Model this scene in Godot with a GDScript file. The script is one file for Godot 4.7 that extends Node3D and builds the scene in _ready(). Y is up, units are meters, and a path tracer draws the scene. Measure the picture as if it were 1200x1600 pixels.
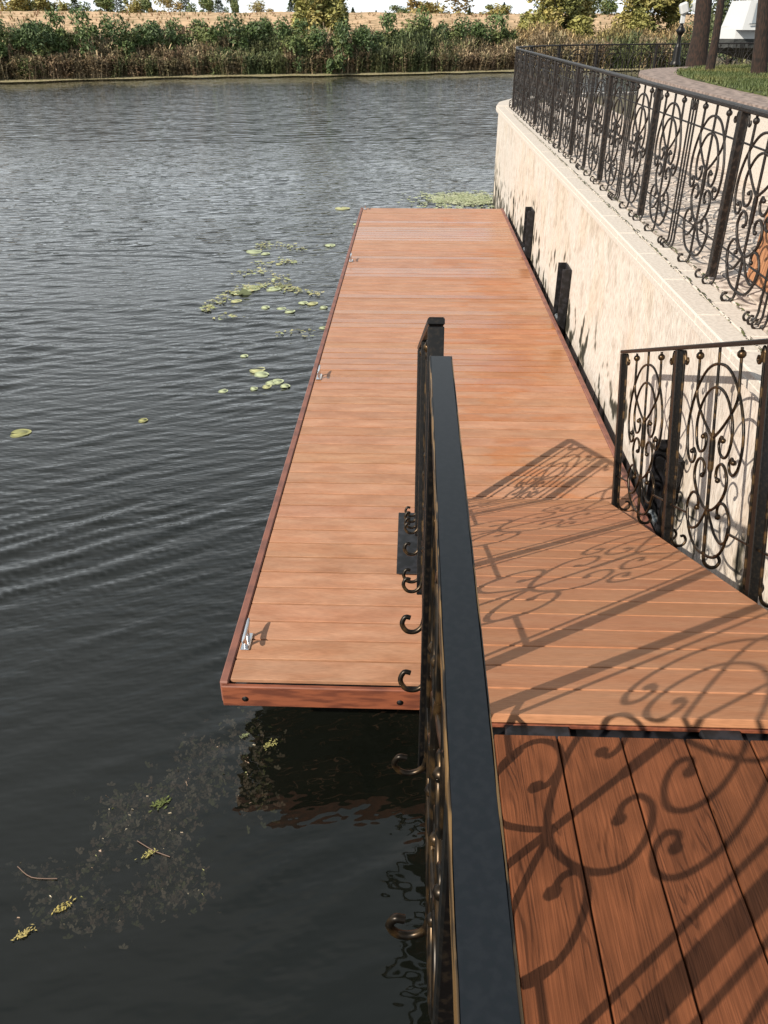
extends Node3D
# y = 0 is the water, -z is the way the dock runs, x to the right
const EYE := 3.16
const TOWARDS := Vector3(1.09, -1.0, -0.93)      # way the sunlight travels
const DOCK_Y := 0.47
const GANG_Y := 1.71
const TERR_Y := 1.78
const PLANT_Y := 2.46
const RAMP_TILT := 0.3635

var rng := RandomNumberGenerator.new()
var used := {}
var cache := {}
var M := {}

class Mesher:
	var v := PackedVector3Array()
	var n := PackedVector3Array()
	var uv := PackedVector2Array()
	var uv2 := PackedVector2Array()
	var c := PackedColorArray()
	var idx := PackedInt32Array()
	var tint := Color(1, 1, 1)

	func put(p: Vector3, nn: Vector3, t := Vector2.ZERO, t2 := Vector2.ZERO) -> int:
		v.append(p); n.append(nn); uv.append(t); uv2.append(t2); c.append(tint)
		return v.size() - 1

	func tri(i: int, j: int, k: int) -> void:
		var g := (v[j] - v[i]).cross(v[k] - v[i])
		if g.dot(n[i] + n[j] + n[k]) > 0.0:
			idx.append(i); idx.append(k); idx.append(j)
		else:
			idx.append(i); idx.append(j); idx.append(k)

	func quad(i: int, j: int, k: int, l: int) -> void:
		tri(i, j, k); tri(i, k, l)

	func flat(p: Array, out_from: Vector3, uvs: Array = [], uvs2: Array = []) -> void:
		var nn: Vector3 = (p[1] - p[0]).cross(p[2] - p[0]).normalized()
		var mid: Vector3 = (p[0] + p[1] + p[2]) / 3.0
		if nn.dot(mid - out_from) < 0.0:
			nn = -nn
		var ids := []
		for i in p.size():
			ids.append(put(p[i], nn, uvs[i] if uvs.size() else Vector2.ZERO, uvs2[i] if uvs2.size() else Vector2.ZERO))
		for i in range(1, p.size() - 1):
			tri(ids[0], ids[i], ids[i + 1])

	func box(center: Vector3, size: Vector3, bev := 0.0, basis := Basis(), uvf = null) -> void:
		var h := size * 0.5
		var b := minf(bev, minf(h.x, minf(h.y, h.z)) * 0.9)
		var g := {}
		for sx in [-1, 1]:
			for sy in [-1, 1]:
				for sz in [-1, 1]:
					g[[sx, sy, sz, 0]] = Vector3(sx * h.x, sy * (h.y - b), sz * (h.z - b))
					g[[sx, sy, sz, 1]] = Vector3(sx * (h.x - b), sy * h.y, sz * (h.z - b))
					g[[sx, sy, sz, 2]] = Vector3(sx * (h.x - b), sy * (h.y - b), sz * h.z)
		var faces := []
		for s in [-1, 1]:
			faces.append([g[[s, -1, -1, 0]], g[[s, 1, -1, 0]], g[[s, 1, 1, 0]], g[[s, -1, 1, 0]]])
			faces.append([g[[-1, s, -1, 1]], g[[1, s, -1, 1]], g[[1, s, 1, 1]], g[[-1, s, 1, 1]]])
			faces.append([g[[-1, -1, s, 2]], g[[1, -1, s, 2]], g[[1, 1, s, 2]], g[[-1, 1, s, 2]]])
		if b > 0.0:
			for s in [-1, 1]:
				for t in [-1, 1]:
					faces.append([g[[s, t, -1, 0]], g[[s, t, 1, 0]], g[[s, t, 1, 1]], g[[s, t, -1, 1]]])
					faces.append([g[[s, -1, t, 0]], g[[s, 1, t, 0]], g[[s, 1, t, 2]], g[[s, -1, t, 2]]])
					faces.append([g[[-1, s, t, 1]], g[[1, s, t, 1]], g[[1, s, t, 2]], g[[-1, s, t, 2]]])
					for r in [-1, 1]:
						faces.append([g[[s, t, r, 0]], g[[s, t, r, 1]], g[[s, t, r, 2]]])
		for f in faces:
			var pts := []; var us := []; var us2 := []
			var nn: Vector3 = (f[1] - f[0]).cross(f[2] - f[0])
			for p in f:
				pts.append(center + basis * p)
				if uvf != null:
					var a = uvf.call(p, nn)
					us.append(a[0]); us2.append(a[1])
				else:
					us.append(Vector2(p.x, p.z) if absf(nn.y) > absf(nn.x) and absf(nn.y) > absf(nn.z) else (Vector2(p.z, p.y) if absf(nn.x) > absf(nn.z) else Vector2(p.x, p.y)))
					us2.append(Vector2.ZERO)
			flat(pts, center, us, us2)

	func tube(pts: Array, r, sides := 6, caps := true) -> void:
		var count := pts.size()
		var t0: Vector3 = (pts[1] - pts[0]).normalized()
		var up := Vector3.RIGHT if absf(t0.dot(Vector3.RIGHT)) < 0.8 else Vector3.BACK
		var a := (up - t0 * up.dot(t0)).normalized()
		var prev := []
		var run := 0.0
		for i in count:
			var t: Vector3 = (pts[mini(i + 1, count - 1)] - pts[maxi(i - 1, 0)]).normalized()
			a = (a - t * a.dot(t)).normalized()
			var b := t.cross(a)
			if i: run += (pts[i] - pts[i - 1]).length()
			var rr: float = r[i] if r is Array else r
			var ring := []
			for k in sides + 1:
				var an := TAU * (k + 0.5) / sides
				var d := a * cos(an) + b * sin(an)
				ring.append(put(pts[i] + d * rr, d, Vector2(run, float(k) / sides), Vector2.ZERO))
			if i:
				for k in sides:
					quad(prev[k], prev[k + 1], ring[k + 1], ring[k])
			if caps and (i == 0 or i == count - 1):
				var nn := -t if i == 0 else t
				var m := put(pts[i], nn)
				var cr := []
				for k in sides: cr.append(put(v[ring[k]], nn))
				for k in sides: tri(m, cr[k], cr[(k + 1) % sides])
			prev = ring

	func ball(at: Vector3, r: float, seg := 8, stretch := Vector3.ONE) -> void:
		var rows := []
		var half := maxi(3, seg / 2)
		for i in half + 1:
			var la := PI * i / half - PI / 2
			var row := []
			for k in seg + 1:
				var lo := TAU * k / seg
				var d := Vector3(cos(la) * cos(lo), sin(la), cos(la) * sin(lo))
				row.append(put(at + d * r * stretch, (d / stretch).normalized()))
			rows.append(row)
		for i in half:
			for k in seg: quad(rows[i][k], rows[i][k + 1], rows[i + 1][k + 1], rows[i + 1][k])

	func lathe(at: Vector3, prof: Array, seg := 12) -> void:
		var rows := []
		for i in prof.size():
			var p: Vector2 = prof[i]
			var q: Vector2 = prof[mini(i + 1, prof.size() - 1)] - prof[maxi(i - 1, 0)]
			var row := []
			for k in seg + 1:
				var an := TAU * k / seg
				var d := Vector3(cos(an), 0, sin(an))
				row.append(put(at + d * p.x + Vector3.UP * p.y, (d * q.y - Vector3.UP * q.x).normalized()))
			rows.append(row)
		for i in prof.size() - 1:
			for k in seg: quad(rows[i][k], rows[i][k + 1], rows[i + 1][k + 1], rows[i + 1][k])

	func mesh(mat: Material) -> ArrayMesh:
		var ar := []
		ar.resize(Mesh.ARRAY_MAX)
		ar[Mesh.ARRAY_VERTEX] = v; ar[Mesh.ARRAY_NORMAL] = n; ar[Mesh.ARRAY_TEX_UV] = uv
		ar[Mesh.ARRAY_TEX_UV2] = uv2; ar[Mesh.ARRAY_COLOR] = c; ar[Mesh.ARRAY_INDEX] = idx
		var m := ArrayMesh.new()
		m.add_surface_from_arrays(Mesh.PRIMITIVE_TRIANGLES, ar)
		m.surface_set_material(0, mat)
		return m

# ---------------------------------------------------------------- naming
func numbered(parent: Node, called: String) -> String:
	var key := str(parent.get_instance_id()) + called
	var k: int = used.get(key, 0)
	used[key] = k + 1
	return called if k == 0 else "%s_%03d" % [called, k]

func place(o: Node3D, called: String, parent: Node = self) -> Node3D:
	o.name = numbered(parent, called)
	parent.add_child(o, true)
	return o

func tag(o: Node3D, label: String, category: String, group := "", kind := "") -> Node3D:
	if label: o.set_meta("label", label)
	if category: o.set_meta("category", category)
	if group: o.set_meta("group", group)
	if kind: o.set_meta("kind", kind)
	return o

func thing(called: String, label: String, category: String, at := Transform3D(), group := "") -> Node3D:
	var o := Node3D.new()
	place(o, called)
	o.transform = at
	return tag(o, label, category, group)

func part(called: String, mesh: Mesh, parent: Node = self, at := Transform3D()) -> MeshInstance3D:
	var o := MeshInstance3D.new()
	o.mesh = mesh
	place(o, called, parent)
	o.transform = at
	return o

func off(x: float, y: float, z: float) -> Transform3D:
	return Transform3D(Basis(), Vector3(x, y, z))

func lin(r: float, g: float, b: float) -> Color:
	return Color(r, g, b).linear_to_srgb()

func noise(seed_: int, freq: float, oct := 3) -> FastNoiseLite:
	var f := FastNoiseLite.new()
	f.seed = seed_; f.frequency = freq; f.noise_type = FastNoiseLite.TYPE_SIMPLEX
	f.fractal_type = FastNoiseLite.FRACTAL_FBM; f.fractal_octaves = oct
	return f

func smooth(pts: Array, per := 5) -> Array:
	var out := []
	for i in pts.size() - 1:
		var p0 = pts[maxi(i - 1, 0)]; var p1 = pts[i]; var p2 = pts[i + 1]; var p3 = pts[mini(i + 2, pts.size() - 1)]
		for k in per:
			out.append(p1.cubic_interpolate(p2, p0, p3, float(k) / per))
	out.append(pts[-1])
	return out

# ---------------------------------------------------------------- materials
func std(color: Color, rough := 0.8, metal := 0.0) -> StandardMaterial3D:
	var m := StandardMaterial3D.new()
	m.albedo_color = color; m.roughness = rough; m.metallic = metal
	return m

func image_of(w: int, h: int, f: Callable) -> Image:      # f(x, y) gives a Color in sRGB
	var data := PackedByteArray()
	data.resize(w * h * 3)
	var i := 0
	for y in h:
		for x in w:
			var c: Color = f.call(x, y)
			data[i] = int(clampf(c.r, 0, 1) * 255.0); data[i + 1] = int(clampf(c.g, 0, 1) * 255.0); data[i + 2] = int(clampf(c.b, 0, 1) * 255.0)
			i += 3
	return Image.create_from_data(w, h, false, Image.FORMAT_RGB8, data)

func bumps(im: Image, strength: float) -> ImageTexture:
	var b: Image = im.duplicate()
	b.convert(Image.FORMAT_RGBA8)
	b.bump_map_to_normal_map(strength)
	return ImageTexture.create_from_image(b)

func mottled(seed_: int, a: Color, b: Color, freq: float, lo := 0.35, hi := 0.65, size := 256) -> ImageTexture:
	var f := noise(seed_, freq, 4)
	var im := Image.create(size, size, false, Image.FORMAT_RGB8)
	var raw := f.get_seamless_image(size, size)
	for y in size:
		for x in size:
			var t := smoothstep(lo, hi, raw.get_pixel(x, y).r)
			im.set_pixel(x, y, a.lerp(b, t))
	return ImageTexture.create_from_image(im)

func tri_mat(tex: Texture2D, scale: float, rough: float, metal := 0.0, world := false) -> StandardMaterial3D:
	var m := std(Color.WHITE, rough, metal)
	m.albedo_texture = tex
	m.uv1_triplanar = true
	m.uv1_world_triplanar = world
	m.uv1_scale = Vector3.ONE * scale
	return m

func make_materials() -> void:
	# composite board grain: long fine fibres along u
	var g1 := noise(3, 0.02, 4); var g2 := noise(5, 0.25, 2); var g3 := noise(9, 0.006, 2)
	var grain := image_of(2048, 512, func(x, y):
		var a := g1.get_noise_2d(x * 0.35, y * 3.2)
		var b := g2.get_noise_2d(x * 0.12, y * 2.0)
		var d := g3.get_noise_2d(x * 0.8, y * 2.0)
		var t := 0.92 + 0.025 * a + 0.085 * b + 0.02 * d
		return Color(t, t * (0.985 + 0.03 * d), t * (0.97 + 0.05 * d)))
	var gtex := ImageTexture.create_from_image(grain)
	var gnor := bumps(grain, 2.0)
	# gangway boards: bolder embossed grain with dark lines
	var k1 := noise(21, 0.010, 3); var k2 := noise(23, 0.16, 2); var k3 := noise(25, 0.004, 2); var k4 := noise(27, 0.03, 3)
	var bold := image_of(1024, 512, func(x, y):
		var warp := k1.get_noise_2d(x * 0.5, y * 1.2) * 26.0
		var ring := sin((y + warp) * 0.62 + 3.0 * k3.get_noise_2d(x, y * 4.0))
		var fib := k2.get_noise_2d(x * 0.10, y * 2.4)
		var strong := smoothstep(-0.15, 0.35, k4.get_noise_2d(x * 0.25, y * 0.35))
		var t := 0.80 + 0.14 * fib - strong * 0.17 * smoothstep(0.35, 1.0, ring) + 0.10 * k1.get_noise_2d(x * 1.7 + 90.0, y)
		return Color(t, t * 0.98, t * 0.96))
	var btex := ImageTexture.create_from_image(bold)
	var bnor := bumps(bold, 3.0)
	# stains and damp patches over the whole dock (u across, v along)
	var s1 := noise(31, 0.012, 4); var s2 := noise(33, 0.05, 3)
	var stain := image_of(256, 1024, func(x, y):
		var a := s1.get_noise_2d(x * 0.5, y * 1.1); var b := s2.get_noise_2d(x * 0.35, y * 1.6)
		var t := 0.96 + 0.05 * b
		var c := Color(t, t, t)
		# damp, more orange strip on the wall side where water has run
		var wet := smoothstep(0.0, 0.30, a + 0.35 * b + 0.42 - absf(x / 256.0 - 0.74) * 2.4 - absf(y / 1024.0 - 0.50) * 1.1)
		c = c.lerp(Color(t * 0.96, t * 0.80, t * 0.62), wet * 0.42)
		var dirt := smoothstep(0.12, 0.4, s1.get_noise_2d(x * 1.3 + 400.0, y * 3.0))
		return c.lerp(Color(0.74, 0.68, 0.62), dirt * 0.14))
	var stex := ImageTexture.create_from_image(stain)
	M.dock = std(lin(0.475, 0.257, 0.164), 0.44)
	M.dock.albedo_texture = gtex
	M.dock.normal_enabled = true; M.dock.normal_texture = gnor; M.dock.normal_scale = 0.35
	M.dock.detail_enabled = true; M.dock.detail_albedo = stex
	M.dock.detail_blend_mode = BaseMaterial3D.BLEND_MODE_MUL
	M.dock.detail_uv_layer = BaseMaterial3D.DETAIL_UV_2
	M.dock_wet = M.dock.duplicate(); M.dock_wet.roughness = 0.24; M.dock_wet.metallic_specular = 0.5; M.dock_wet.albedo_color = lin(0.43, 0.205, 0.105); M.dock_wet.vertex_color_use_as_albedo = true
	M.ramp = std(lin(0.445, 0.215, 0.120), 0.55)
	M.ramp.albedo_texture = gtex
	M.ramp.normal_enabled = true; M.ramp.normal_texture = gnor; M.ramp.normal_scale = 0.8
	M.gang = std(lin(0.215, 0.077, 0.035), 0.62)
	M.gang.albedo_texture = btex
	M.gang.normal_enabled = true; M.gang.normal_texture = bnor; M.gang.normal_scale = 1.2
	for k in ["dock", "ramp", "gang"]: M[k].vertex_color_use_as_albedo = true; M[k].metallic_specular = 0.26
	M.fascia = tri_mat(mottled(41, Color(0.50, 0.28, 0.185), Color(0.36, 0.19, 0.13), 0.02, 0.2, 0.85), 0.9, 0.55)
	M.fascia.uv1_scale = Vector3(0.7, 4.0, 4.0)
	M.rim = tri_mat(mottled(43, Color(0.48, 0.31, 0.26), Color(0.38, 0.25, 0.22), 0.02, 0.2, 0.85), 1.0, 0.6)
	# forged iron, black paint rubbed to bronze
	M.iron = tri_mat(mottled(51, Color(0.10, 0.085, 0.07), Color(0.34, 0.26, 0.16), 0.02, 0.40, 0.85), 3.0, 0.34, 0.7)
	M.iron_dark = tri_mat(mottled(53, Color(0.04, 0.04, 0.045), Color(0.13, 0.11, 0.09), 0.03, 0.45, 0.85), 7.0, 0.4, 0.4)
	M.gold = tri_mat(mottled(55, Color(0.09, 0.085, 0.085), Color(0.50, 0.39, 0.25), 0.016, 0.40, 0.60), 1.6, 0.42, 0.5)
	M.gold.uv1_scale = Vector3(1.6, 6, 6)
	M.fence = tri_mat(mottled(57, Color(0.095, 0.082, 0.076), Color(0.21, 0.175, 0.155), 0.03, 0.40, 0.85), 3.0, 0.5, 0.3)
	M.hand = tri_mat(mottled(59, Color(0.098, 0.114, 0.135), Color(0.112, 0.128, 0.148), 0.06, 0.3, 0.8), 5.0, 0.42, 0.0)
	M.hand.metallic_specular = 0.3
	M.steel = tri_mat(mottled(61, Color(0.055, 0.055, 0.065), Color(0.14, 0.14, 0.16), 0.02, 0.35, 0.8), 2.0, 0.5, 0.2)
	M.galv = tri_mat(mottled(63, Color(0.30, 0.32, 0.34), Color(0.52, 0.54, 0.55), 0.03, 0.3, 0.7), 3.0, 0.45, 0.6)
	M.chrome = std(Color(0.86, 0.86, 0.87), 0.12, 1.0)
	M.float_ = std(lin(0.03, 0.03, 0.03), 0.8)
	# cream limestone of the quay: vertical weathering streaks, with a map of stains over it
	var w1 := noise(71, 0.02, 4); var w2 := noise(73, 0.12, 2); var w3 := noise(75, 0.008, 3)
	var wall := image_of(1024, 256, func(x, y):
		var a := w1.get_noise_2d(x * 2.6, y * 0.55); var b := w2.get_noise_2d(x * 1.6, y * 0.4); var d := w3.get_noise_2d(x * 1.4, y * 1.4)
		var t := 0.945 + 0.035 * a + 0.06 * b
		var c := Color(t, t * (0.972 + 0.015 * d), t * (0.945 + 0.02 * d))
		var pit := smoothstep(0.32, 0.62, w2.get_noise_2d(x * 2.4 + 300.0, y * 0.9))
		return c.lerp(Color(0.60, 0.53, 0.47), pit * 0.42))
	var wst1 := noise(77, 0.02, 4); var wst2 := noise(79, 0.06, 3)
	var wst := image_of(1024, 128, func(x, y):
		var a := wst1.get_noise_2d(x * 1.0, y * 0.5); var b := wst2.get_noise_2d(x * 1.4, y * 0.8)
		var c := Color(1, 1, 1).lerp(Color(0.97, 0.915, 0.83), smoothstep(0.05, 0.5, a) * 0.28)
		c = c.lerp(Color(0.66, 0.61, 0.55), smoothstep(0.30, 0.6, b + 0.2 * a) * 0.25)
		var low := smoothstep(63.0, 73.0, y + b * 40.0 + a * 20.0)   # slime and growth at the waterline
		return c.lerp(Color(0.16, 0.16, 0.11), low * 0.9))
	M.wall = std(lin(0.60, 0.583, 0.565), 0.85)
	M.wall.albedo_texture = ImageTexture.create_from_image(wall)
	M.wall.normal_enabled = true; M.wall.normal_texture = bumps(wall, 3.0)
	M.wall.detail_enabled = true; M.wall.detail_albedo = ImageTexture.create_from_image(wst)
	M.wall.detail_blend_mode = BaseMaterial3D.BLEND_MODE_MUL
	M.wall.detail_uv_layer = BaseMaterial3D.DETAIL_UV_2
	M.coping = tri_mat(mottled(81, Color(0.745, 0.715, 0.685), Color(0.69, 0.66, 0.63), 0.05, 0.2, 0.9), 2.2, 0.85)
	M.paver = []
	for k in 3:
		M.paver.append(tri_mat(mottled(83 + k, [Color(0.74, 0.70, 0.67), Color(0.68, 0.64, 0.61), Color(0.71, 0.66, 0.62)][k], Color(0.52, 0.48, 0.45), 0.02, 0.4, 0.85), 1.5, 0.85, 0.0, true))
	M.joint = tri_mat(mottled(89, Color(0.40, 0.35, 0.29), Color(0.22, 0.23, 0.13), 0.03), 1.5, 0.95)
	M.kerb = tri_mat(mottled(91, Color(0.55, 0.49, 0.46), Color(0.42, 0.37, 0.35), 0.03), 1.0, 0.9)
	M.turf = tri_mat(mottled(93, Color(0.26, 0.31, 0.12), Color(0.17, 0.20, 0.08), 0.03), 0.7, 0.95)
	M.earth = tri_mat(mottled(95, Color(0.42, 0.36, 0.26), Color(0.26, 0.25, 0.15), 0.02), 0.15, 0.95, 0.0, true)
	M.field = tri_mat(mottled(97, Color(0.74, 0.62, 0.49), Color(0.56, 0.47, 0.34), 0.03, 0.35, 0.7), 0.06, 0.95, 0.0, true)
	M.bark = tri_mat(mottled(99, Color(0.20, 0.14, 0.11), Color(0.085, 0.062, 0.052), 0.03, 0.35, 0.65), 2.0, 0.95)
	M.bark.uv1_scale = Vector3(5, 1.0, 5)
	M.ply = tri_mat(mottled(101, Color(0.66, 0.47, 0.33), Color(0.52, 0.35, 0.24), 0.02, 0.3, 0.8), 1.0, 0.7)
	M.ply.uv1_scale = Vector3(5, 0.6, 5)
	M.white = std(Color(0.70, 0.71, 0.72), 0.35)
	M.boat_hull = tri_mat(mottled(103, Color(0.20, 0.21, 0.21), Color(0.12, 0.13, 0.13), 0.02), 0.8, 0.5)
	M.screen = std(Color(0.47, 0.50, 0.53), 0.12)
	M.leaf = std(Color.WHITE, 0.65)
	M.leaf.vertex_color_use_as_albedo = true
	M.leaf.backlight_enabled = true; M.leaf.backlight = Color(0.35, 0.35, 0.35)
	M.bed = std(lin(0.006, 0.007, 0.004), 1.0)
	M.algae = tri_mat(mottled(105, Color(0.45, 0.43, 0.30), Color(0.56, 0.52, 0.41), 0.03), 0.4, 0.9, 0.0, true)
	# water
	var wn := ripple_map()
	M.water = std(Color(lin(0.0045, 0.0055, 0.004), 0.77), 0.03)
	M.water.transparency = BaseMaterial3D.TRANSPARENCY_ALPHA
	M.water.normal_enabled = true; M.water.normal_texture = wn; M.water.normal_scale = 0.12
	M.water.metallic_specular = 0.5
	M.water_steps = [M.water]
	for k in 5:
		var w: StandardMaterial3D = M.water.duplicate()
		w.normal_scale = [0.18, 0.26, 0.36, 0.55, 0.80][k]
		w.uv1_scale = [Vector3.ONE, Vector3.ONE, Vector3.ONE, Vector3(0.43, 0.71, 1), Vector3(0.173, 0.37, 1)][k]
		M.water_steps.append(w)

# fine ripples as a normal map that repeats without a seam: a sum of many small waves
func ripple_map() -> ImageTexture:
	var n := 512
	var r := RandomNumberGenerator.new(); r.seed = 111
	var gx := PackedFloat32Array(); gx.resize(n * n)
	var gy := PackedFloat32Array(); gy.resize(n * n)
	for c in 44:
		var mag := 5.0 * pow(9.0, r.randf())
		var an := r.randf_range(-1.15, 1.15)
		var kx := int(round(mag * sin(an))); var ky := int(round(mag * cos(an)))
		var amp := 0.052 * r.randf_range(0.5, 1.3)
		var ph := r.randf() * TAU
		var ln := sqrt(float(kx * kx + ky * ky))
		var ax := amp * kx / ln; var ay := amp * ky / ln
		var cx := PackedFloat32Array(); var sx := PackedFloat32Array()
		for x in n:
			cx.append(cos(TAU * kx * x / n + ph)); sx.append(sin(TAU * kx * x / n + ph))
		for y in n:
			var cy := cos(TAU * ky * y / n); var sy := sin(TAU * ky * y / n)
			var at := y * n
			for x in n:
				var v := cx[x] * cy - sx[x] * sy
				gx[at + x] += ax * v; gy[at + x] += ay * v
	var data := PackedByteArray(); data.resize(n * n * 3)
	for i in n * n:
		var v := Vector3(-gx[i], -gy[i], 1.0).normalized()
		data[i * 3] = int(round(v.x * 127.0 + 128.0)); data[i * 3 + 1] = int(round(v.y * 127.0 + 128.0)); data[i * 3 + 2] = int(round(v.z * 127.0 + 128.0))
	return ImageTexture.create_from_image(Image.create_from_data(n, n, false, Image.FORMAT_RGB8, data))

# ---------------------------------------------------------------- ready
func _ready() -> void:
	rng.seed = 7
	var cam := Camera3D.new()
	cam.fov = 64.01
	cam.near = 0.05; cam.far = 3000.0
	cam.position = Vector3(0, EYE, 0)
	cam.rotation = Vector3(deg_to_rad(-30.865), deg_to_rad(1.92), 0)
	add_child(cam); cam.current = true
	var env := Environment.new()
	env.background_mode = Environment.BG_SKY
	env.sky = Sky.new()
	env.sky.sky_material = make_sky()
	env.tonemap_mode = Environment.TONE_MAPPER_LINEAR
	env.tonemap_exposure = 1.45
	env.sdfgi_enabled = true; env.ssao_enabled = true; env.ssil_enabled = true
	var we := WorldEnvironment.new(); we.environment = env; add_child(we)
	var sun := DirectionalLight3D.new()
	sun.light_energy = 1.6; sun.light_color = Color(1.0, 0.955, 0.885); sun.light_angular_distance = 0.5; sun.shadow_enabled = true
	add_child(sun); sun.look_at_from_position(Vector3.ZERO, TOWARDS, Vector3.UP)
	make_materials()
	build_water()
	build_far_bank()
	build_quay()
	build_dock()
	build_ramp()
	build_gangway()
	build_terrace()
	build_floating_plants()

func make_sky() -> PanoramaSkyMaterial:
	var w := 1024; var h := 512
	var im := Image.create(w, h, false, Image.FORMAT_RGBF)
	var f := noise(201, 1.6, 5)
	for y in h:
		var el := PI * (0.5 - (y + 0.5) / h)
		for x in w:
			var az := TAU * (x + 0.5) / w
			var d := Vector3(cos(el) * sin(az), sin(el), cos(el) * cos(az))
			var up := maxf(d.y, 0.0)
			var c := Vector3(0.88, 0.94, 0.98).lerp(Vector3(0.20, 0.235, 0.26), pow(up, 0.95))
			var cl := smoothstep(-0.10, 0.35, f.get_noise_3d(d.x / (up + 0.35), up * 1.2, d.z / (up + 0.35)))
			c = c.lerp(Vector3(0.80, 0.83, 0.84).lerp(Vector3(0.36, 0.375, 0.38), up), cl * 0.65)
			if d.y < 0.0:
				c = c.lerp(Vector3(0.12, 0.11, 0.08), smoothstep(0.0, 0.06, -d.y))
			im.set_pixel(x, y, Color(c.x, c.y, c.z))
	var s := PanoramaSkyMaterial.new()
	s.panorama = ImageTexture.create_from_image(im)
	return s

# ---------------------------------------------------------------- water
func build_water() -> void:
	var waves := []
	for i in 12:      # short ripples running in from the left: [direction, wave number, slope, phase, near set]
		var th := deg_to_rad(rng.randf_range(22, 44)); var l := rng.randf_range(0.14, 0.36)
		waves.append([Vector2(-sin(th), cos(th)), TAU / l, rng.randf_range(0.032, 0.058), rng.randf_range(0, TAU), true, l])
	for i in 14:
		var th := deg_to_rad(rng.randf_range(-22, 32)); var l := rng.randf_range(0.15, 0.42)
		waves.append([Vector2(-sin(th), cos(th)), TAU / l, rng.randf_range(0.028, 0.052), rng.randf_range(0, TAU), false, l])
	for i in 5:
		var th := deg_to_rad(rng.randf_range(-25, 30)); var l := rng.randf_range(0.9, 1.8)
		waves.append([Vector2(-sin(th), cos(th)), TAU / l, rng.randf_range(0.005, 0.010), rng.randf_range(0, TAU), false, l])
	var env_n := noise(115, 0.22, 2)
	# patches: x from, to, step; distance from, to, step; surface
	var patches := [[-8.0, 1.7, 0.045, -2.0, 3.0, 0.04, 0], [-8.0, 1.7, 0.045, 3.0, 3.8, 0.04, 1], [-8.0, 1.7, 0.045, 3.8, 5.0, 0.04, 2], [-8.0, 1.7, 0.045, 5.0, 13.0, 0.038, 3], [-14.0, 10.0, 0.10, 13.0, 27.0, 0.055, 4], [-75.0, 95.0, 0.6, 27.0, 88.0, 0.27, 5], [-75.0, -8.0, 1.0, -2.0, 13.0, 0.5, 3], [1.7, 4.0, 0.5, -2.0, 13.0, 0.5, 0], [-75.0, -14.0, 1.0, 13.0, 27.0, 0.5, 4], [10.0, 95.0, 2.0, 13.0, 27.0, 1.0, 4]]
	var ms := []
	for k in 6: ms.append(Mesher.new())
	for pt in patches:
		var m: Mesher = ms[pt[6]]
		var cols := int(round((pt[1] - pt[0]) / pt[2])) + 1
		var rows := int(round((pt[4] - pt[3]) / pt[5])) + 1
		var start := m.v.size()
		for j in rows:
			var ff: float = lerpf(pt[3], pt[4], float(j) / (rows - 1))
			for i in cols:
				var xx: float = lerpf(pt[0], pt[1], float(i) / (cols - 1))
				var y := 0.0; var gx := 0.0; var gf := 0.0
				if pt[2] < 0.9:
					var calm := 0.28 + 0.72 * smoothstep(1.7, 3.3, ff + 0.25 * minf(0.0, xx + 1.0) * -1.0)
					if xx > -2.6 and ff < 17.0: calm *= 0.55 + 0.45 * smoothstep(0.0, 1.2, -0.9 - xx)
					var e := 0.75 + 0.7 * env_n.get_noise_2d(xx, ff)
					var warp := 1.6 * env_n.get_noise_2d(xx * 0.6 + 50.0, ff * 0.6)
					var nearw := (1.0 - smoothstep(5.0, 12.0, ff)) * (1.9 - 0.9 * smoothstep(4.0, 6.5, ff))
					var farw := smoothstep(3.5, 9.0, ff)
					var shortw := 1.0 - smoothstep(19.0, 27.0, ff)
					for wv in waves:
						var w: float = (nearw if wv[4] else farw) * calm * e * shortw
						if w <= 0.002: continue
						var ph: float = wv[1] * (wv[0].x * xx + wv[0].y * ff) + wv[3] + warp
						var sn := sin(ph)
						var crest := exp(1.3 * (sn - 1.0))        # narrow crests, flat troughs
						var sl: float = wv[2] * w
						var cp := 2.0 * crest * cos(ph)
						y += 1.54 * sl / wv[1] * (crest - 0.35)
						gx += sl * cp * wv[0].x; gf += sl * cp * wv[0].y
				var u := (xx * 0.98 + ff * 0.199) / 2.9
				var v := (-xx * 0.199 + ff * 0.98) / 1.25
				m.put(Vector3(xx, y, -ff), Vector3(-gx, 1, gf).normalized(), Vector2(u, v))
		for j in rows - 1:
			for i in cols - 1:
				var a := start + j * cols + i
				m.idx.append_array(PackedInt32Array([a, a + cols, a + 1, a + 1, a + cols, a + cols + 1]))
	var lake: ArrayMesh = ms[0].mesh(M.water)
	for k in [1, 2, 3, 4, 5]:
		var more: ArrayMesh = ms[k].mesh(M.water)
		lake.add_surface_from_arrays(Mesh.PRIMITIVE_TRIANGLES, more.surface_get_arrays(0))
		lake.surface_set_material(k, M.water_steps[k])
	tag(part("water", lake), "", "", "", "structure")
	var b := Mesher.new()
	b.flat([Vector3(-120, -0.7, 10), Vector3(120, -0.7, 10), Vector3(120, -0.7, -120), Vector3(-120, -0.7, -120)], Vector3(0, -50, 0))
	tag(part("lake_bed_ground", b.mesh(M.bed)), "", "", "", "structure")

# ---------------------------------------------------------------- far bank
const BANK := [Vector2(-95, 32), Vector2(-45, 49), Vector2(-25.6, 56.3), Vector2(-15.1, 62.2), Vector2(-2.2, 65.8), Vector2(6.9, 70.5), Vector2(22, 74), Vector2(60, 76), Vector2(120, 70)]
func bank_at(x: float) -> float:
	for i in BANK.size() - 1:
		if x <= BANK[i + 1].x:
			return lerpf(BANK[i].y, BANK[i + 1].y, (x - BANK[i].x) / (BANK[i + 1].x - BANK[i].x))
	return BANK[-1].y

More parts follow.
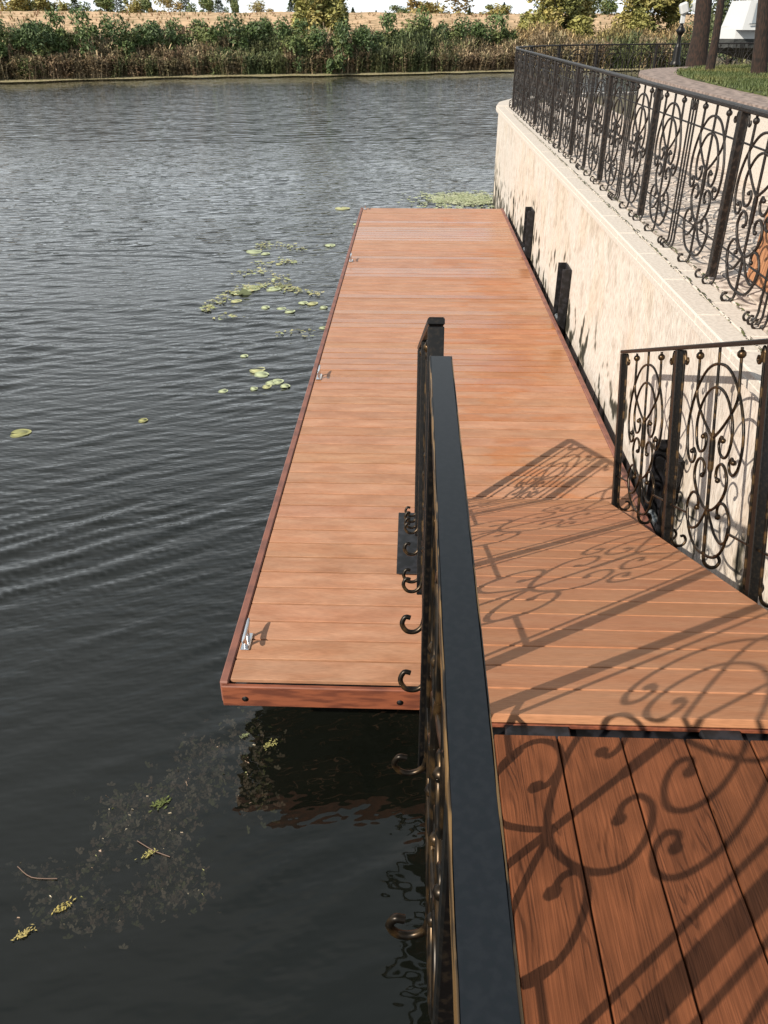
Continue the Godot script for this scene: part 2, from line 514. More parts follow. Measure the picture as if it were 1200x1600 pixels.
func land_y(d: float) -> float:
	var k := [[-3.0, -0.8], [0.0, -0.05], [1.5, 0.12], [4.0, 0.5], [8.0, 0.9], [14.0, 1.7], [26.0, 2.85], [40.0, 3.7], [55.0, 4.15], [70.0, 4.2], [160.0, 3.6], [900.0, 0.0]]
	for i in k.size() - 1:
		if d <= k[i + 1][0]:
			return lerpf(k[i][1], k[i + 1][1], (d - k[i][0]) / (k[i + 1][0] - k[i][0]))
	return 0.0

func from_pixel(px: float, f: float) -> float:     # x of the column px of the photograph at distance f (only used to lay the far things out)
	return (px - 650.0) / 1280.0 * (f * 0.8584 + 0.5) 

func leaf_cloud(seed_: int, size: Vector3, count: int, leaf: float, colors: Array, clumps := 14, droop := 0.3) -> ArrayMesh:
	var r := RandomNumberGenerator.new(); r.seed = seed_
	var m := Mesher.new()
	var cl := []
	for i in clumps:
		var a := r.randf() * TAU; var rad := sqrt(r.randf()) * 0.72
		var y := r.randf_range(0.15, 0.86) if droop < 0.4 else r.randf_range(0.02, 0.86)
		var lim := sqrt(maxf(0.05, 1.0 - pow((y - 0.30) / 0.72, 2.0)))
		cl.append([Vector3(cos(a) * rad * lim, y, sin(a) * rad * lim), r.randf_range(0.16, 0.34), colors[r.randi() % colors.size()]])
	for i in count:
		var k = cl[r.randi() % clumps]
		var d: Vector3 = Vector3(r.randfn(), r.randfn(), r.randfn()).normalized() * pow(r.randf(), 0.45) * k[1]
		var p: Vector3 = (k[0] + Vector3(d.x, d.y * 0.75, d.z))
		p.y = maxf(p.y, 0.0)
		p = Vector3(p.x * size.x * 0.5, p.y * size.y, p.z * size.z * 0.5)
		var n: Vector3 = (d + Vector3(r.randf_range(-1, 1), r.randf_range(0, 1.2), r.randf_range(-1, 1)) * 0.9).normalized()
		var t: Vector3 = n.cross(Vector3(r.randf_range(-1, 1), r.randf_range(-1, 1) - droop, r.randf_range(-1, 1))).normalized()
		var b: Vector3 = n.cross(t)
		var l := leaf * r.randf_range(0.6, 1.3); var wd := l * 0.42
		var c: Color = k[2]
		m.tint = c * r.randf_range(0.7, 1.3); m.tint.a = 1.0
		var q0 := m.put(p - t * l * 0.5, n); var q1 := m.put(p + b * wd * 0.5, n); var q2 := m.put(p + t * l * 0.5, n); var q3 := m.put(p - b * wd * 0.5, n)
		m.quad(q0, q1, q2, q3)
	return m.mesh(M.leaf)

func conifer(seed_: int, h: float, w: float, count: int, colors: Array) -> ArrayMesh:
	var r := RandomNumberGenerator.new(); r.seed = seed_
	var m := Mesher.new()
	for i in count:
		var y := pow(r.randf(), 0.8)
		var tier := 0.65 + 0.35 * absf(sin(y * 20.0))
		var a := r.randf() * TAU; var rad := (1.0 - y) * w * 0.5 * tier * sqrt(r.randf())
		var p := Vector3(cos(a) * rad, (0.08 + 0.92 * y) * h, sin(a) * rad)
		var t := Vector3(cos(a), r.randf_range(-0.3, 0.5), sin(a)).normalized()
		var n := Vector3(r.randf_range(-1, 1), 1, r.randf_range(-1, 1)).normalized()
		var b := t.cross(n).normalized()
		var l := 0.22 * r.randf_range(0.6, 1.4)
		m.tint = colors[r.randi() % colors.size()] * r.randf_range(0.7, 1.3); m.tint.a = 1.0
		var q0 := m.put(p - t * l * 0.5, n); var q1 := m.put(p + b * 0.05, n); var q2 := m.put(p + t * l * 0.5, n); var q3 := m.put(p - b * 0.05, n)
		m.quad(q0, q1, q2, q3)
	return m.mesh(M.leaf)

func stems(seed_: int, h: float, w: float, count: int) -> ArrayMesh:
	var r := RandomNumberGenerator.new(); r.seed = seed_
	var m := Mesher.new()
	for i in count:
		var a := r.randf() * TAU
		var top := Vector3(cos(a) * w * 0.3 * r.randf(), h * r.randf_range(0.5, 0.8), sin(a) * w * 0.3 * r.randf())
		m.tube([Vector3(cos(a), 0, sin(a)) * 0.06, top * 0.5 + Vector3(r.randf_range(-1, 1), 0, r.randf_range(-1, 1)) * 0.1, top], [0.06, 0.04, 0.015], 5)
	return m.mesh(M.bark)

func many(called: String, mesh: Mesh, places: Array, tints: Array) -> MultiMeshInstance3D:
	var mm := MultiMesh.new()
	mm.transform_format = MultiMesh.TRANSFORM_3D
	mm.use_colors = true
	mm.mesh = mesh
	mm.instance_count = places.size()
	for i in places.size():
		mm.set_instance_transform(i, places[i]); mm.set_instance_color(i, tints[i])
	var o := MultiMeshInstance3D.new()
	o.multimesh = mm
	place(o, called)
	o.set_meta("kind", "stuff")
	return o

func reed_clump(seed_: int) -> ArrayMesh:
	var r := RandomNumberGenerator.new(); r.seed = seed_
	var m := Mesher.new()
	for i in 20:
		var a := r.randf() * TAU
		var base := Vector3(cos(a), 0, sin(a)) * 0.35 * sqrt(r.randf())
		var h := r.randf_range(0.55, 1.0)
		var lean := Vector3(r.randf_range(-1, 1), 0, r.randf_range(-1, 1)) * 0.22 * h
		var mid := base + lean * 0.4 + Vector3.UP * h * 0.6
		var tip := base + lean + Vector3.UP * h
		m.tint = Color(1, 1, 1) * r.randf_range(0.6, 1.25); m.tint.a = 1.0
		var side := Vector3(cos(a * 3.0), 0, sin(a * 3.0)) * 0.012
		var nn := side.cross(Vector3.UP).normalized()
		var q0 := m.put(base - side, nn); var q1 := m.put(base + side, nn); var q2 := m.put(tip + side * 0.4, nn); var q3 := m.put(tip - side * 0.4, nn)
		m.quad(q0, q1, q2, q3)
		for k in 5:     # leaves bending off the stalk
			var t := r.randf_range(0.2, 0.95)
			var p := base.lerp(mid, t / 0.6) if t < 0.6 else mid.lerp(tip, (t - 0.6) / 0.4)
			var an := r.randf() * TAU
			var d := Vector3(cos(an), r.randf_range(0.1, 0.9), sin(an)).normalized() * r.randf_range(0.14, 0.26)
			m.tint = Color(1, 1, 1) * (0.35 + 1.3 * pow(r.randf(), 1.6)); m.tint.a = 1.0
			var sw := Vector3(-sin(an), 0, cos(an)) * 0.026
			var n2 := d.cross(sw).normalized()
			var e := p + d; var e2 := e + Vector3(d.x, -0.07, d.z) * 0.5
			var l0 := m.put(p - sw, n2); var l1 := m.put(p + sw, n2); var l2 := m.put(e + sw, n2); var l3 := m.put(e - sw, n2)
			m.quad(l0, l1, l2, l3)
			var l4 := m.put(e2, n2)
			m.tri(l3, l2, l4)
		if r.randf() < 0.3:
			for k in 3:
				var d := Vector3(r.randf_range(-1, 1), -0.4, r.randf_range(-1, 1)) * 0.05
				var l0 := m.put(tip, nn); var l1 := m.put(tip + d + Vector3(0.02, 0, 0), nn); var l2 := m.put(tip + d - Vector3(0.02, 0.03, 0), nn)
				m.tri(l0, l1, l2)
	return m.mesh(M.leaf)

func build_far_bank() -> void:
	# land behind the lake, following the shore
	var ds := [-3.0, 0.0, 1.5, 4.0, 8.0, 14.0, 20.0, 26.0, 33.0, 40.0, 48.0, 55.0, 70.0, 110.0, 250.0, 900.0]
	var ln := noise(301, 0.12, 3)
	for seg in 2:
		var m := Mesher.new()
		var a := 0 if seg == 0 else 5
		var b := 6 if seg == 0 else ds.size()
		var xs := []
		for i in 81: xs.append(-200.0 + i * 5.0)
		for i in range(a, b):
			for x in xs:
				var d: float = ds[i]
				m.put(Vector3(x * (1.0 + d / 500.0), land_y(d) + (ln.get_noise_2d(x, d) * 0.25 if d > 2.0 else 0.0), -(bank_at(x) + d)), Vector3.UP)
		for i in b - a - 1:
			for k in xs.size() - 1:
				var q: int = i * xs.size() + k
				m.quad(q, q + 1, q + xs.size() + 1, q + xs.size())
		tag(part("bank_ground" if seg == 0 else "field_ground", m.mesh(M.earth if seg == 0 else M.field)), "", "", "", "structure")
	# pale algae and dry mud along the shore
	var al := Mesher.new()
	var rows := []
	for i in 261:
		var x := -80.0 + i * 0.6
		var f := bank_at(x)
		var wob := ln.get_noise_2d(x * 2.0, 7.0)
		var r0 := al.put(Vector3(x, 0.022, -(f - 0.9 - 0.8 * wob)), Vector3.UP); var r1 := al.put(Vector3(x, 0.10, -(f + 0.2)), Vector3.UP); var r2 := al.put(Vector3(x, 0.22, -(f + 1.6)), Vector3.UP)
		rows.append([r0, r1, r2])
	for i in 260:
		al.quad(rows[i][0], rows[i + 1][0], rows[i + 1][1], rows[i][1])
		al.quad(rows[i][1], rows[i + 1][1], rows[i + 1][2], rows[i][2])
	tag(part("shore_algae", al.mesh(M.algae)), "", "", "", "stuff")
	# reeds
	var kinds := [reed_clump(401), reed_clump(402)]
	var tan_ := [Color(0.36, 0.28, 0.17), Color(0.29, 0.235, 0.14), Color(0.40, 0.30, 0.18), Color(0.24, 0.21, 0.11), Color(0.29, 0.20, 0.125)]
	var grn := [Color(0.15, 0.18, 0.07), Color(0.19, 0.20, 0.085), Color(0.11, 0.145, 0.06)]
	var patch := noise(403, 0.10, 2)
	for k in 2:
		var places := []; var tints := []
		for i in 2600:
			var x := rng.randf_range(-48, 48)
			var d := pow(rng.randf(), 1.3) * 7.0 + 0.3
			var f := bank_at(x) + d
			var h := rng.randf_range(1.4, 2.6) * (0.76 + 0.28 * smoothstep(0.0, 2.5, d)) * (0.9 + 0.25 * patch.get_noise_2d(x * 1.5, d))
			var bs := Basis(Vector3.UP, rng.randf() * TAU).scaled(Vector3(1.35, h, 1.35))
			places.append(Transform3D(bs, Vector3(x, land_y(d) - 0.05, -f)))
			var g := patch.get_noise_2d(x, d * 0.6) * 1.3 + 0.05
			var c: Color = tan_[rng.randi() % 5] if rng.randf() > 0.38 + g else grn[rng.randi() % 3]
			if x > 7.0 and d > 3.0: c = c.lerp(Color(0.42, 0.29, 0.11), 0.5)
			tints.append(c)
		many("reeds", kinds[k], places, tints)
	# dry tussocks in the field
	var dry := Mesher.new()
	for i in 14:
		var a := rng.randf() * TAU
		var d := Vector3(cos(a) * 0.5, 1.0, sin(a) * 0.5) * rng.randf_range(0.6, 1.0)
		var sd := Vector3(-sin(a), 0, cos(a)) * 0.06
		var t0 := dry.put(-sd, Vector3.UP); var t1 := dry.put(sd, Vector3.UP); var t2 := dry.put(d, Vector3.UP)
		dry.tri(t0, t1, t2)
	var tp := []; var tc := []
	for i in 2200:
		var x := rng.randf_range(-60, 50)
		var d := rng.randf_range(10, 52)
		tp.append(Transform3D(Basis(Vector3.UP, rng.randf() * TAU).scaled(Vector3.ONE * rng.randf_range(0.15, 0.5)), Vector3(x, land_y(d) - 0.05, -(bank_at(x) + d))))
		tc.append([Color(0.30, 0.17, 0.11), Color(0.38, 0.30, 0.18), Color(0.16, 0.17, 0.07), Color(0.46, 0.36, 0.24)][rng.randi() % 4])
	many("dry_grass", dry.mesh(M.leaf), tp, tc)
	# green bushes growing out of the reeds
	var dark := [Color(0.075, 0.115, 0.035), Color(0.095, 0.13, 0.042), Color(0.06, 0.095, 0.033), Color(0.12, 0.145, 0.048)]
	var olive := [Color(0.22, 0.21, 0.06), Color(0.28, 0.25, 0.08), Color(0.15, 0.16, 0.05), Color(0.32, 0.27, 0.09)]
	var bm := []
	for k in 4: bm.append(leaf_cloud(500 + k, Vector3(4.2, 2.6, 3.2), 4200, 0.22, dark, 18, 0.5))
	var bushes := [[15, 2.6, 3], [62, 2.3, 4], [105, 2.7, 3.4], [150, 2.4, 4], [206, 2.5, 3], [240, 2.3, 4.2], [292, 2.2, 4], [330, 2.5, 3], [372, 2.6, 3.4], [415, 2.4, 4.4], [456, 2.5, 1.6], [482, 2.3, 1.2], [525, 2.6, 1.1], [566, 2.4, 1.6], [608, 2.5, 4], [655, 2.9, 3.6], [700, 2.4, 4.4], [740, 2.3, 4.8], [775, 2.5, 4.2]]
	var wh := ["first", "second", "third", "fourth", "fifth", "sixth", "seventh", "eighth", "ninth", "tenth", "eleventh", "twelfth", "thirteenth", "fourteenth", "fifteenth", "sixteenth", "seventeenth", "eighteenth", "nineteenth"]
	for i in bushes.size():
		var b = bushes[i]
		var f: float = bank_at(from_pixel(b[0], 66.0)) + b[2]
		var x := from_pixel(b[0], f)
		var o := part("green_bush", bm[i % 4], self, Transform3D(Basis(Vector3.UP, i * 1.7).scaled(Vector3(1.15, b[1] / 2.0, 1.2)), Vector3(x, land_y(b[2]), -f)))
		tag(o, "dark green leafy bush among far-bank reeds, %s from the left" % wh[i], "bush", "green bushes along the far bank")
	# tall bushes of greener, paler leaves
	var low := [[500, 5.2, 5.4, 7.5, "tall olive bush rising from the reeds left of the dock"], [865, 8.2, 6.4, 10.0, "wide yellow-green willow bush above the quay corner"], [1012, 7.6, 6.6, 9.0, "yellow-green willow bush behind the lamp post"]]
	for i in 3:
		var b = low[i]
		var f: float = bank_at(from_pixel(b[0], 75.0)) + b[3]
		var o := thing("willow_bush", b[4], "bush", off(from_pixel(b[0], f), land_y(b[3]) - 0.1, -f))
		part("crown", leaf_cloud(520 + i, Vector3(b[1], b[2], b[1]), 21000, 0.40, olive, 46, 1.2), o)
		part("stem", stems(530 + i, b[2], b[1], 7), o)
	# trees and bushes on the skyline
	var pine := [conifer(541, 3.4, 2.0, 1500, dark), conifer(542, 3.4, 2.2, 1500, dark)]
	var rnd := [leaf_cloud(545, Vector3(4, 3, 4), 3800, 0.25, olive, 16, 0.6), leaf_cloud(546, Vector3(4, 3, 4), 3800, 0.25, dark + [Color(0.13, 0.15, 0.05)], 16, 0.6), leaf_cloud(547, Vector3(4, 3, 4), 2400, 0.25, [Color(0.28, 0.21, 0.08), Color(0.22, 0.19, 0.07), Color(0.30, 0.24, 0.10)], 14, 0.6)]
	var stem_m := stems(550, 2.4, 2.0, 4)
	var sky := [[10, "r0", 3.2, 6], [48, "r0", 3.0, 5.5], [85, "r0", 2.2, 4.5], [118, "p0", 2.6, 2.2], [158, "r1", 3.4, 5.0], [185, "p1", 3.0, 2.4], [205, "r0", 2.4, 3], [226, "r1", 3.0, 3.2], [258, "r2", 2.8, 4.6], [291, "p0", 3.4, 2.3], [320, "r1", 3.0, 3.6], [343, "p1", 2.6, 2.2], [366, "r1", 2.6, 2.2], [402, "r2", 1.9, 4.2], [456, "p0", 2.2, 1.9], [552, "p1", 1.3, 1.4], [566, "p0", 0.9, 1.0], [588, "p1", 1.1, 1.2], [625, "r1", 1.5, 3.0], [683, "r2", 4.8, 9.5], [732, "p0", 1.4, 1.3], [765, "r0", 1.8, 5], [785, "p1", 1.8, 1.6], [935, "r1", 2.6, 4]]
	var where := ["at the left edge of the picture", "above the far left reeds", "with a low rounded top, left of the small pine", "standing alone left of the green birch", "with pale twigs, tallest of the left skyline", "close beside the tall green birch", "low, at the left gap of sky", "upright, right of the left gap of sky", "of orange tint, left of the dark pine", "darkest and narrowest of the left skyline", "loose, right of the dark pine", "between two loose green trees", "slim, left of the orange low bush", "low and orange, left of the lone pine", "alone above the field, left of the tall olive bush", "tiny, first of three right of the tall olive bush", "tiniest, second of three right of the tall olive bush", "tiny, third of three right of the tall olive bush", "low, left of the great brown bush", "great, round and brownish above the middle of the bank", "tiny, right of the great brown bush", "low and yellow, left of the wide willow", "small, close against the wide willow", "loose, in the gap between the two willows"]
	for i in sky.size():
		var s = sky[i]
		var f: float = 122.0 + (i * 7 % 5) * 2.0
		var x := from_pixel(s[0], f)
		var d := f - bank_at(x)
		var is_pine: bool = s[1][0] == "p"
		var mesh: Mesh = pine[int(s[1][1])] if is_pine else rnd[int(s[1][1])]
		var base := Vector3(3.4, 3.4, 3.4) if is_pine else Vector3(4, 3, 4)
		var o := thing("pine_tree" if is_pine else "round_bush", ("small dark pine, " if is_pine else "leafy bush on the skyline, ") + where[i], "tree" if is_pine else "bush", off(x, land_y(d) - 0.15, -f), "trees and bushes on the skyline")
		part("crown", mesh, o, Transform3D(Basis().scaled(Vector3(s[3] / (2.1 if is_pine else 4.0), s[2] / base.y, s[3] / (2.1 if is_pine else 4.0)) * 1.35), Vector3(0, -0.95, 0)))
		part("trunk", stem_m, o, Transform3D(Basis().scaled(Vector3(0.6, s[2] / 3.2, 0.6)), Vector3.ZERO))

# ---------------------------------------------------------------- quay
func prism(poly: Array, y0: float, y1: float, mat: Material) -> ArrayMesh:
	var m := Mesher.new()
	var p2 := PackedVector2Array()
	for p in poly: p2.append(p)
	var t := Geometry2D.triangulate_polygon(p2)
	for i in range(0, t.size(), 3):
		for y in [y0, y1]:
			var pts := []
			for k in 3: pts.append(Vector3(p2[t[i + k]].x, y, -p2[t[i + k]].y))
			m.flat(pts, Vector3(pts[0].x, (y0 + y1) * 0.5, pts[0].z))
	var mid := Vector2.ZERO
	for i in poly.size():
		var a: Vector2 = poly[i]; var b: Vector2 = poly[(i + 1) % poly.size()]
		var e := (b - a).normalized()
		var outw := Vector2(e.y, -e.x)
		if Geometry2D.is_point_in_polygon((a + b) * 0.5 + outw * 0.01, p2): outw = -outw
		var c := (a + b) * 0.5 - outw
		m.flat([Vector3(a.x, y0, -a.y), Vector3(b.x, y0, -b.y), Vector3(b.x, y1, -b.y), Vector3(a.x, y1, -a.y)], Vector3(c.x, (y0 + y1) * 0.5, -c.y))
	return m.mesh(mat)

const EDGE := [Vector2(1.62, -4.0), Vector2(1.62, 17.6), Vector2(1.75, 18.5), Vector2(2.15, 19.5), Vector2(2.8, 20.3), Vector2(3.7, 20.9), Vector2(7.0, 22.4), Vector2(14, 25.5), Vector2(40, 34)]

func build_quay() -> void:
	var wall := thing("quay_wall", "cream limestone quay wall with weathered streaks beside the dock", "wall")
	var m := Mesher.new()
	var run := 0.0
	for i in EDGE.size() - 1:
		var a: Vector2 = EDGE[i]; var b: Vector2 = EDGE[i + 1]
		var l := (b - a).length()
		var cuts := maxi(1, int(l / 0.6))
		for k in cuts:
			var p := a.lerp(b, float(k) / cuts); var q := a.lerp(b, float(k + 1) / cuts)
			var u0 := run + l * k / cuts; var u1 := run + l * (k + 1) / cuts
			var pts := [Vector3(p.x, -1, -p.y), Vector3(q.x, -1, -q.y), Vector3(q.x, 1.70, -q.y), Vector3(p.x, 1.70, -p.y)]
			var n := Vector2(b.y - a.y, -(b.x - a.x)).normalized()
			m.flat(pts, Vector3(p.x + n.x, 0.5, -(p.y + n.y)), [Vector2(u0 / 5.2, 1), Vector2(u1 / 5.2, 1), Vector2(u1 / 5.2, 0), Vector2(u0 / 5.2, 0)], [Vector2(u0 / 24.0, 1), Vector2(u1 / 24.0, 1), Vector2(u1 / 24.0, 0), Vector2(u0 / 24.0, 0)])
		run += l
	part("wall_face", m.mesh(M.wall), wall)
	# coping: two courses of long stones, the outer with a small lip
	for course in 2:
		var f := -2.0
		while f < 17.5:
			var l := minf(rng.randf_range(0.55, 0.75), 17.55 - f)
			if l < 0.1: break
			var c := Mesher.new()
			if course == 0:
				c.box(Vector3(0, -0.045, 0), Vector3(0.144, 0.075 + rng.randf_range(-0.002, 0.002), l - 0.010), 0.008)
				part("coping_stone", c.mesh(M.coping), wall, off(1.645, TERR_Y + 0.004, -(f + l * 0.5)))
			else:
				c.box(Vector3(0, -0.045, 0), Vector3(0.122, 0.075 + rng.randf_range(-0.003, 0.003), l - 0.010), 0.006)
				part("edge_stone", c.mesh(M.coping), wall, off(1.790, TERR_Y, -(f + l * 0.5)))
			f += l
	var lip := Mesher.new()
	lip.box(Vector3(1.605, 1.712, -6.8), Vector3(0.07, 0.05, 21.4), 0.008)
	part("coping_lip", lip.mesh(M.coping), wall)
	var seam := Mesher.new()
	seam.box(Vector3(1.618, 1.679, -6.8), Vector3(0.016, 0.014, 21.3), 0.002)
	part("dirty_joint", seam.mesh(M.joint), wall)
	# curved end of the coping
	for i in range(1, 7):
		var a: Vector2 = EDGE[i]; var b: Vector2 = EDGE[i + 1]
		var e := (b - a).normalized(); var n := Vector2(e.y, -e.x)
		var c := Mesher.new()
		var mid := (a + b) * 0.5 + n * 0.10
		c.box(Vector3.ZERO, Vector3(0.30, 0.09, (b - a).length() - 0.01), 0.01)
		part("coping_stone", c.mesh(M.coping), wall, Transform3D(Basis(Vector3.UP, -atan2(e.x, e.y)), Vector3(mid.x, TERR_Y - 0.04, -mid.y)))
	var ground := []
	for p in EDGE: ground.append(p + Vector2(0.03, -0.03) if p.y > 17.7 else p + Vector2(0.03, 0))
	ground.append(Vector2(40, -4))
	tag(part("terrace_ground", prism(ground, -1.0, 1.728, M.joint)), "", "", "", "structure")

# ---------------------------------------------------------------- dock
func board(len_: float, thick: float, wid: float, tex_len: float, tex_wid: float, uv2_of: Callable) -> Mesher:
	var m := Mesher.new()
	var sh := rng.randf_range(0.90, 1.05)
	m.tint = Color(sh, sh * rng.randf_range(0.97, 1.02), sh * rng.randf_range(0.95, 1.03))
	var u0 := rng.randf() * maxf(0.0, 1.0 - len_ / tex_len); var v0 := rng.randf() * (1.0 - wid / tex_wid)
	m.box(Vector3.ZERO, Vector3(len_, thick, wid), 0.0022, Basis(), func(p, _n):
		return [Vector2(u0 + (p.x + len_ * 0.5) / tex_len, v0 + (p.z + wid * 0.5 - p.y * 0.8 + thick * 0.4) / tex_wid), uv2_of.call(p)])
	return m

func build_dock() -> void:
	var F0 := 2.915; var F1 := 14.50; var x0 := -0.872; var x1 := 1.512
	var dock := thing("floating_dock", "long floating dock decked with orange-brown boards beside the quay wall", "dock")
	var n := 77
	var pitch := (F1 - F0) / n
	for i in n:
		var f := F0 + pitch * (i + 0.5)
		var l := x1 - x0 - 0.075
		var xc := (x0 + x1) * 0.5 + 0.004
		var b := board(l, 0.022, pitch - 0.012, 4.8, 0.62, func(p): return Vector2(clampf((p.x + l * 0.5) / l, 0, 1), 1.0 - clampf((f + p.z - F0) / (F1 - F0), 0, 1)))
		var dy := rng.randf_range(-0.0012, 0.0012)
		part("deck_board", b.mesh(M.dock_wet if f > 6.2 and f < 13.6 and rng.randf() < 0.42 else M.dock), dock, Transform3D(Basis(Vector3.RIGHT, rng.randf_range(-0.004, 0.004)), Vector3(xc, DOCK_Y - 0.011 + dy, -f)))
	for s in 2:     # rim boards, in lengths
		var f := F0 - 0.02
		while f < F1:
			var l := minf(3.0, F1 + 0.02 - f)
			var m := Mesher.new()
			m.box(Vector3.ZERO, Vector3(0.042, 0.13, l - 0.004), 0.006)
			part("rim_board", m.mesh(M.rim), dock, off(x0 + 0.014 if s == 0 else x1 - 0.012, DOCK_Y - 0.062 if s == 0 else DOCK_Y - 0.058, -(f + l * 0.5)))
			f += l
	for s in 2:
		var m := Mesher.new()
		m.box(Vector3.ZERO, Vector3(x1 - x0 - 0.004, 0.125, 0.026), 0.005)
		var fb := part("fascia_board", m.mesh(M.fascia), dock, off((x0 + x1) * 0.5, DOCK_Y - 0.073, -(F0 - 0.022) if s == 0 else -(F1 + 0.02)))
		if s == 0:
			for bx in [-0.76, -0.02, 0.75, 1.40]:
				var bo := Mesher.new()
				bo.lathe(Vector3.ZERO, [Vector2(0.0, 0.006), Vector2(0.006, 0.006), Vector2(0.011, 0.001), Vector2(0.017, -0.001), Vector2(0.017, -0.004)], 10)
				part("bolt", bo.mesh(M.iron_dark), fb, Transform3D(Basis(Vector3.RIGHT, PI / 2), Vector3(bx - (x0 + x1) * 0.5, -0.015, 0.014)))
	var beam := Mesher.new()
	beam.box(Vector3((x0 + x1) * 0.5, DOCK_Y - 0.20, -(F0 + 0.28)), Vector3(x1 - x0 - 0.1, 0.12, 0.06), 0.005)
	part("beam", beam.mesh(M.steel), dock)
	for fx in [-0.55, 1.15]:
		for k in 5:
			var fl := Mesher.new()
			fl.box(Vector3.ZERO, Vector3(0.55, 0.42, 1.7), 0.05)
			part("float", fl.mesh(M.float_), dock, off(fx, 0.06, -(F0 + 1.3 + k * 2.3)))
	for k in 2:
		var jo := Mesher.new()
		jo.box(Vector3.ZERO, Vector3(0.06, 0.14, F1 - F0 - 0.2), 0.0)
		part("joist", jo.mesh(M.steel), dock, off([0.3, -0.2][k] + 0.0, DOCK_Y - 0.10, -(F0 + F1) * 0.5))
	# mooring cleats
	var kf := [3.19, 6.79, 10.9, 14.38]
	var kl := ["nearest chrome mooring cleat, at the dock's front left corner", "second chrome mooring cleat along the dock's left rim", "third chrome mooring cleat, far along the dock's left rim", "farthest chrome mooring cleat, at the dock's far left corner"]
	var horn := Mesher.new()
	horn.tube(smooth([Vector3(0, 0.078, -0.095), Vector3(0, 0.070, -0.06), Vector3(0, 0.066, 0), Vector3(0, 0.070, 0.06), Vector3(0, 0.078, 0.095)], 3), [0.004, 0.007, 0.009, 0.010, 0.011, 0.011, 0.011, 0.011, 0.011, 0.010, 0.009, 0.007, 0.004], 8)
	var leg := Mesher.new()
	leg.tube([Vector3(0, 0.006, 0), Vector3(0, 0.03, 0), Vector3(0, 0.068, 0)], [0.012, 0.009, 0.009], 8)
	var foot := Mesher.new()
	foot.box(Vector3(0, 0.004, 0), Vector3(0.045, 0.008, 0.13), 0.003)
	var hm := horn.mesh(M.chrome); var lm := leg.mesh(M.chrome); var fm := foot.mesh(M.chrome)
	for i in 4:
		var c := thing("mooring_cleat", kl[i], "cleat", off(-0.80, DOCK_Y + 0.003, -kf[i]), "mooring cleats along the dock")
		part("horn", hm, c)
		part("leg", lm, c, off(0, 0, -0.035)); part("leg", lm, c, off(0, 0, 0.035))
		part("base", fm, c)
	# steel guides bolted to the wall
	var gl := ["far black steel guide channel on the quay wall", "middle black steel guide channel on the quay wall", "black steel guide channel behind the ramp's right railing"]
	var gs := [[11.55, 1.02], [8.55, 1.02], [4.46, 0.96]]
	for i in 3:
		var g := thing("guide_channel", gl[i], "steel guide", off(1.615, 0, -gs[i][0]), "steel guides between wall and dock")
		var h: float = gs[i][1]
		var web := Mesher.new(); web.box(Vector3(-0.012, h * 0.5 - 0.3, 0), Vector3(0.012, h + 0.6, 0.30), 0.002)
		part("web", web.mesh(M.steel), g)
		for s in [-1, 1]:
			var fl := Mesher.new(); fl.box(Vector3(-0.055, h * 0.5 - 0.3, s * 0.144), Vector3(0.075, h + 0.598, 0.012), 0.002)
			part("flange", fl.mesh(M.steel), g)
		var br := thing("guide_bracket", ["far galvanised bracket between dock rim and steel guide", "middle galvanised bracket between dock rim and steel guide", "galvanised bracket between dock and guide behind the ramp railing"][i], "bracket", off(1.53, DOCK_Y - 0.02, -gs[i][0]), "dock guide brackets")
		var pl := Mesher.new(); pl.box(Vector3(0.01, 0.0, 0), Vector3(0.06, 0.010, 0.22), 0.002)
		part("plate", pl.mesh(M.steel), br)
		var ro := Mesher.new(); ro.tube([Vector3(0.022, 0.03, -0.07), Vector3(0.022, 0.03, 0.07)], 0.024, 12)
		part("roller", ro.mesh(M.galv), br)
		for s in [-1, 1]:
			var ea := Mesher.new(); ea.box(Vector3(0.022, 0.022, s * 0.08), Vector3(0.04, 0.05, 0.008), 0.002)
			part("lug", ea.mesh(M.steel), br)
	# black plate lying on the deck at the ramp's foot
	var tp := Mesher.new()
	tp.box(Vector3.ZERO, Vector3(0.17, 0.008, 0.67), 0.002)
	tag(part("track_plate", tp.mesh(M.steel), self, off(0.028, DOCK_Y + 0.006, -4.145)), "black steel plate lying on the dock under the left railing", "steel plate")

# ---------------------------------------------------------------- forged railings (u along x, v along y, outwards along z)
func v3(p: Array, sx: float, side := 1.0) -> Array:
	var out := []
	for q in p: out.append(Vector3(q[0] * sx * side, q[1], 0))
	return out

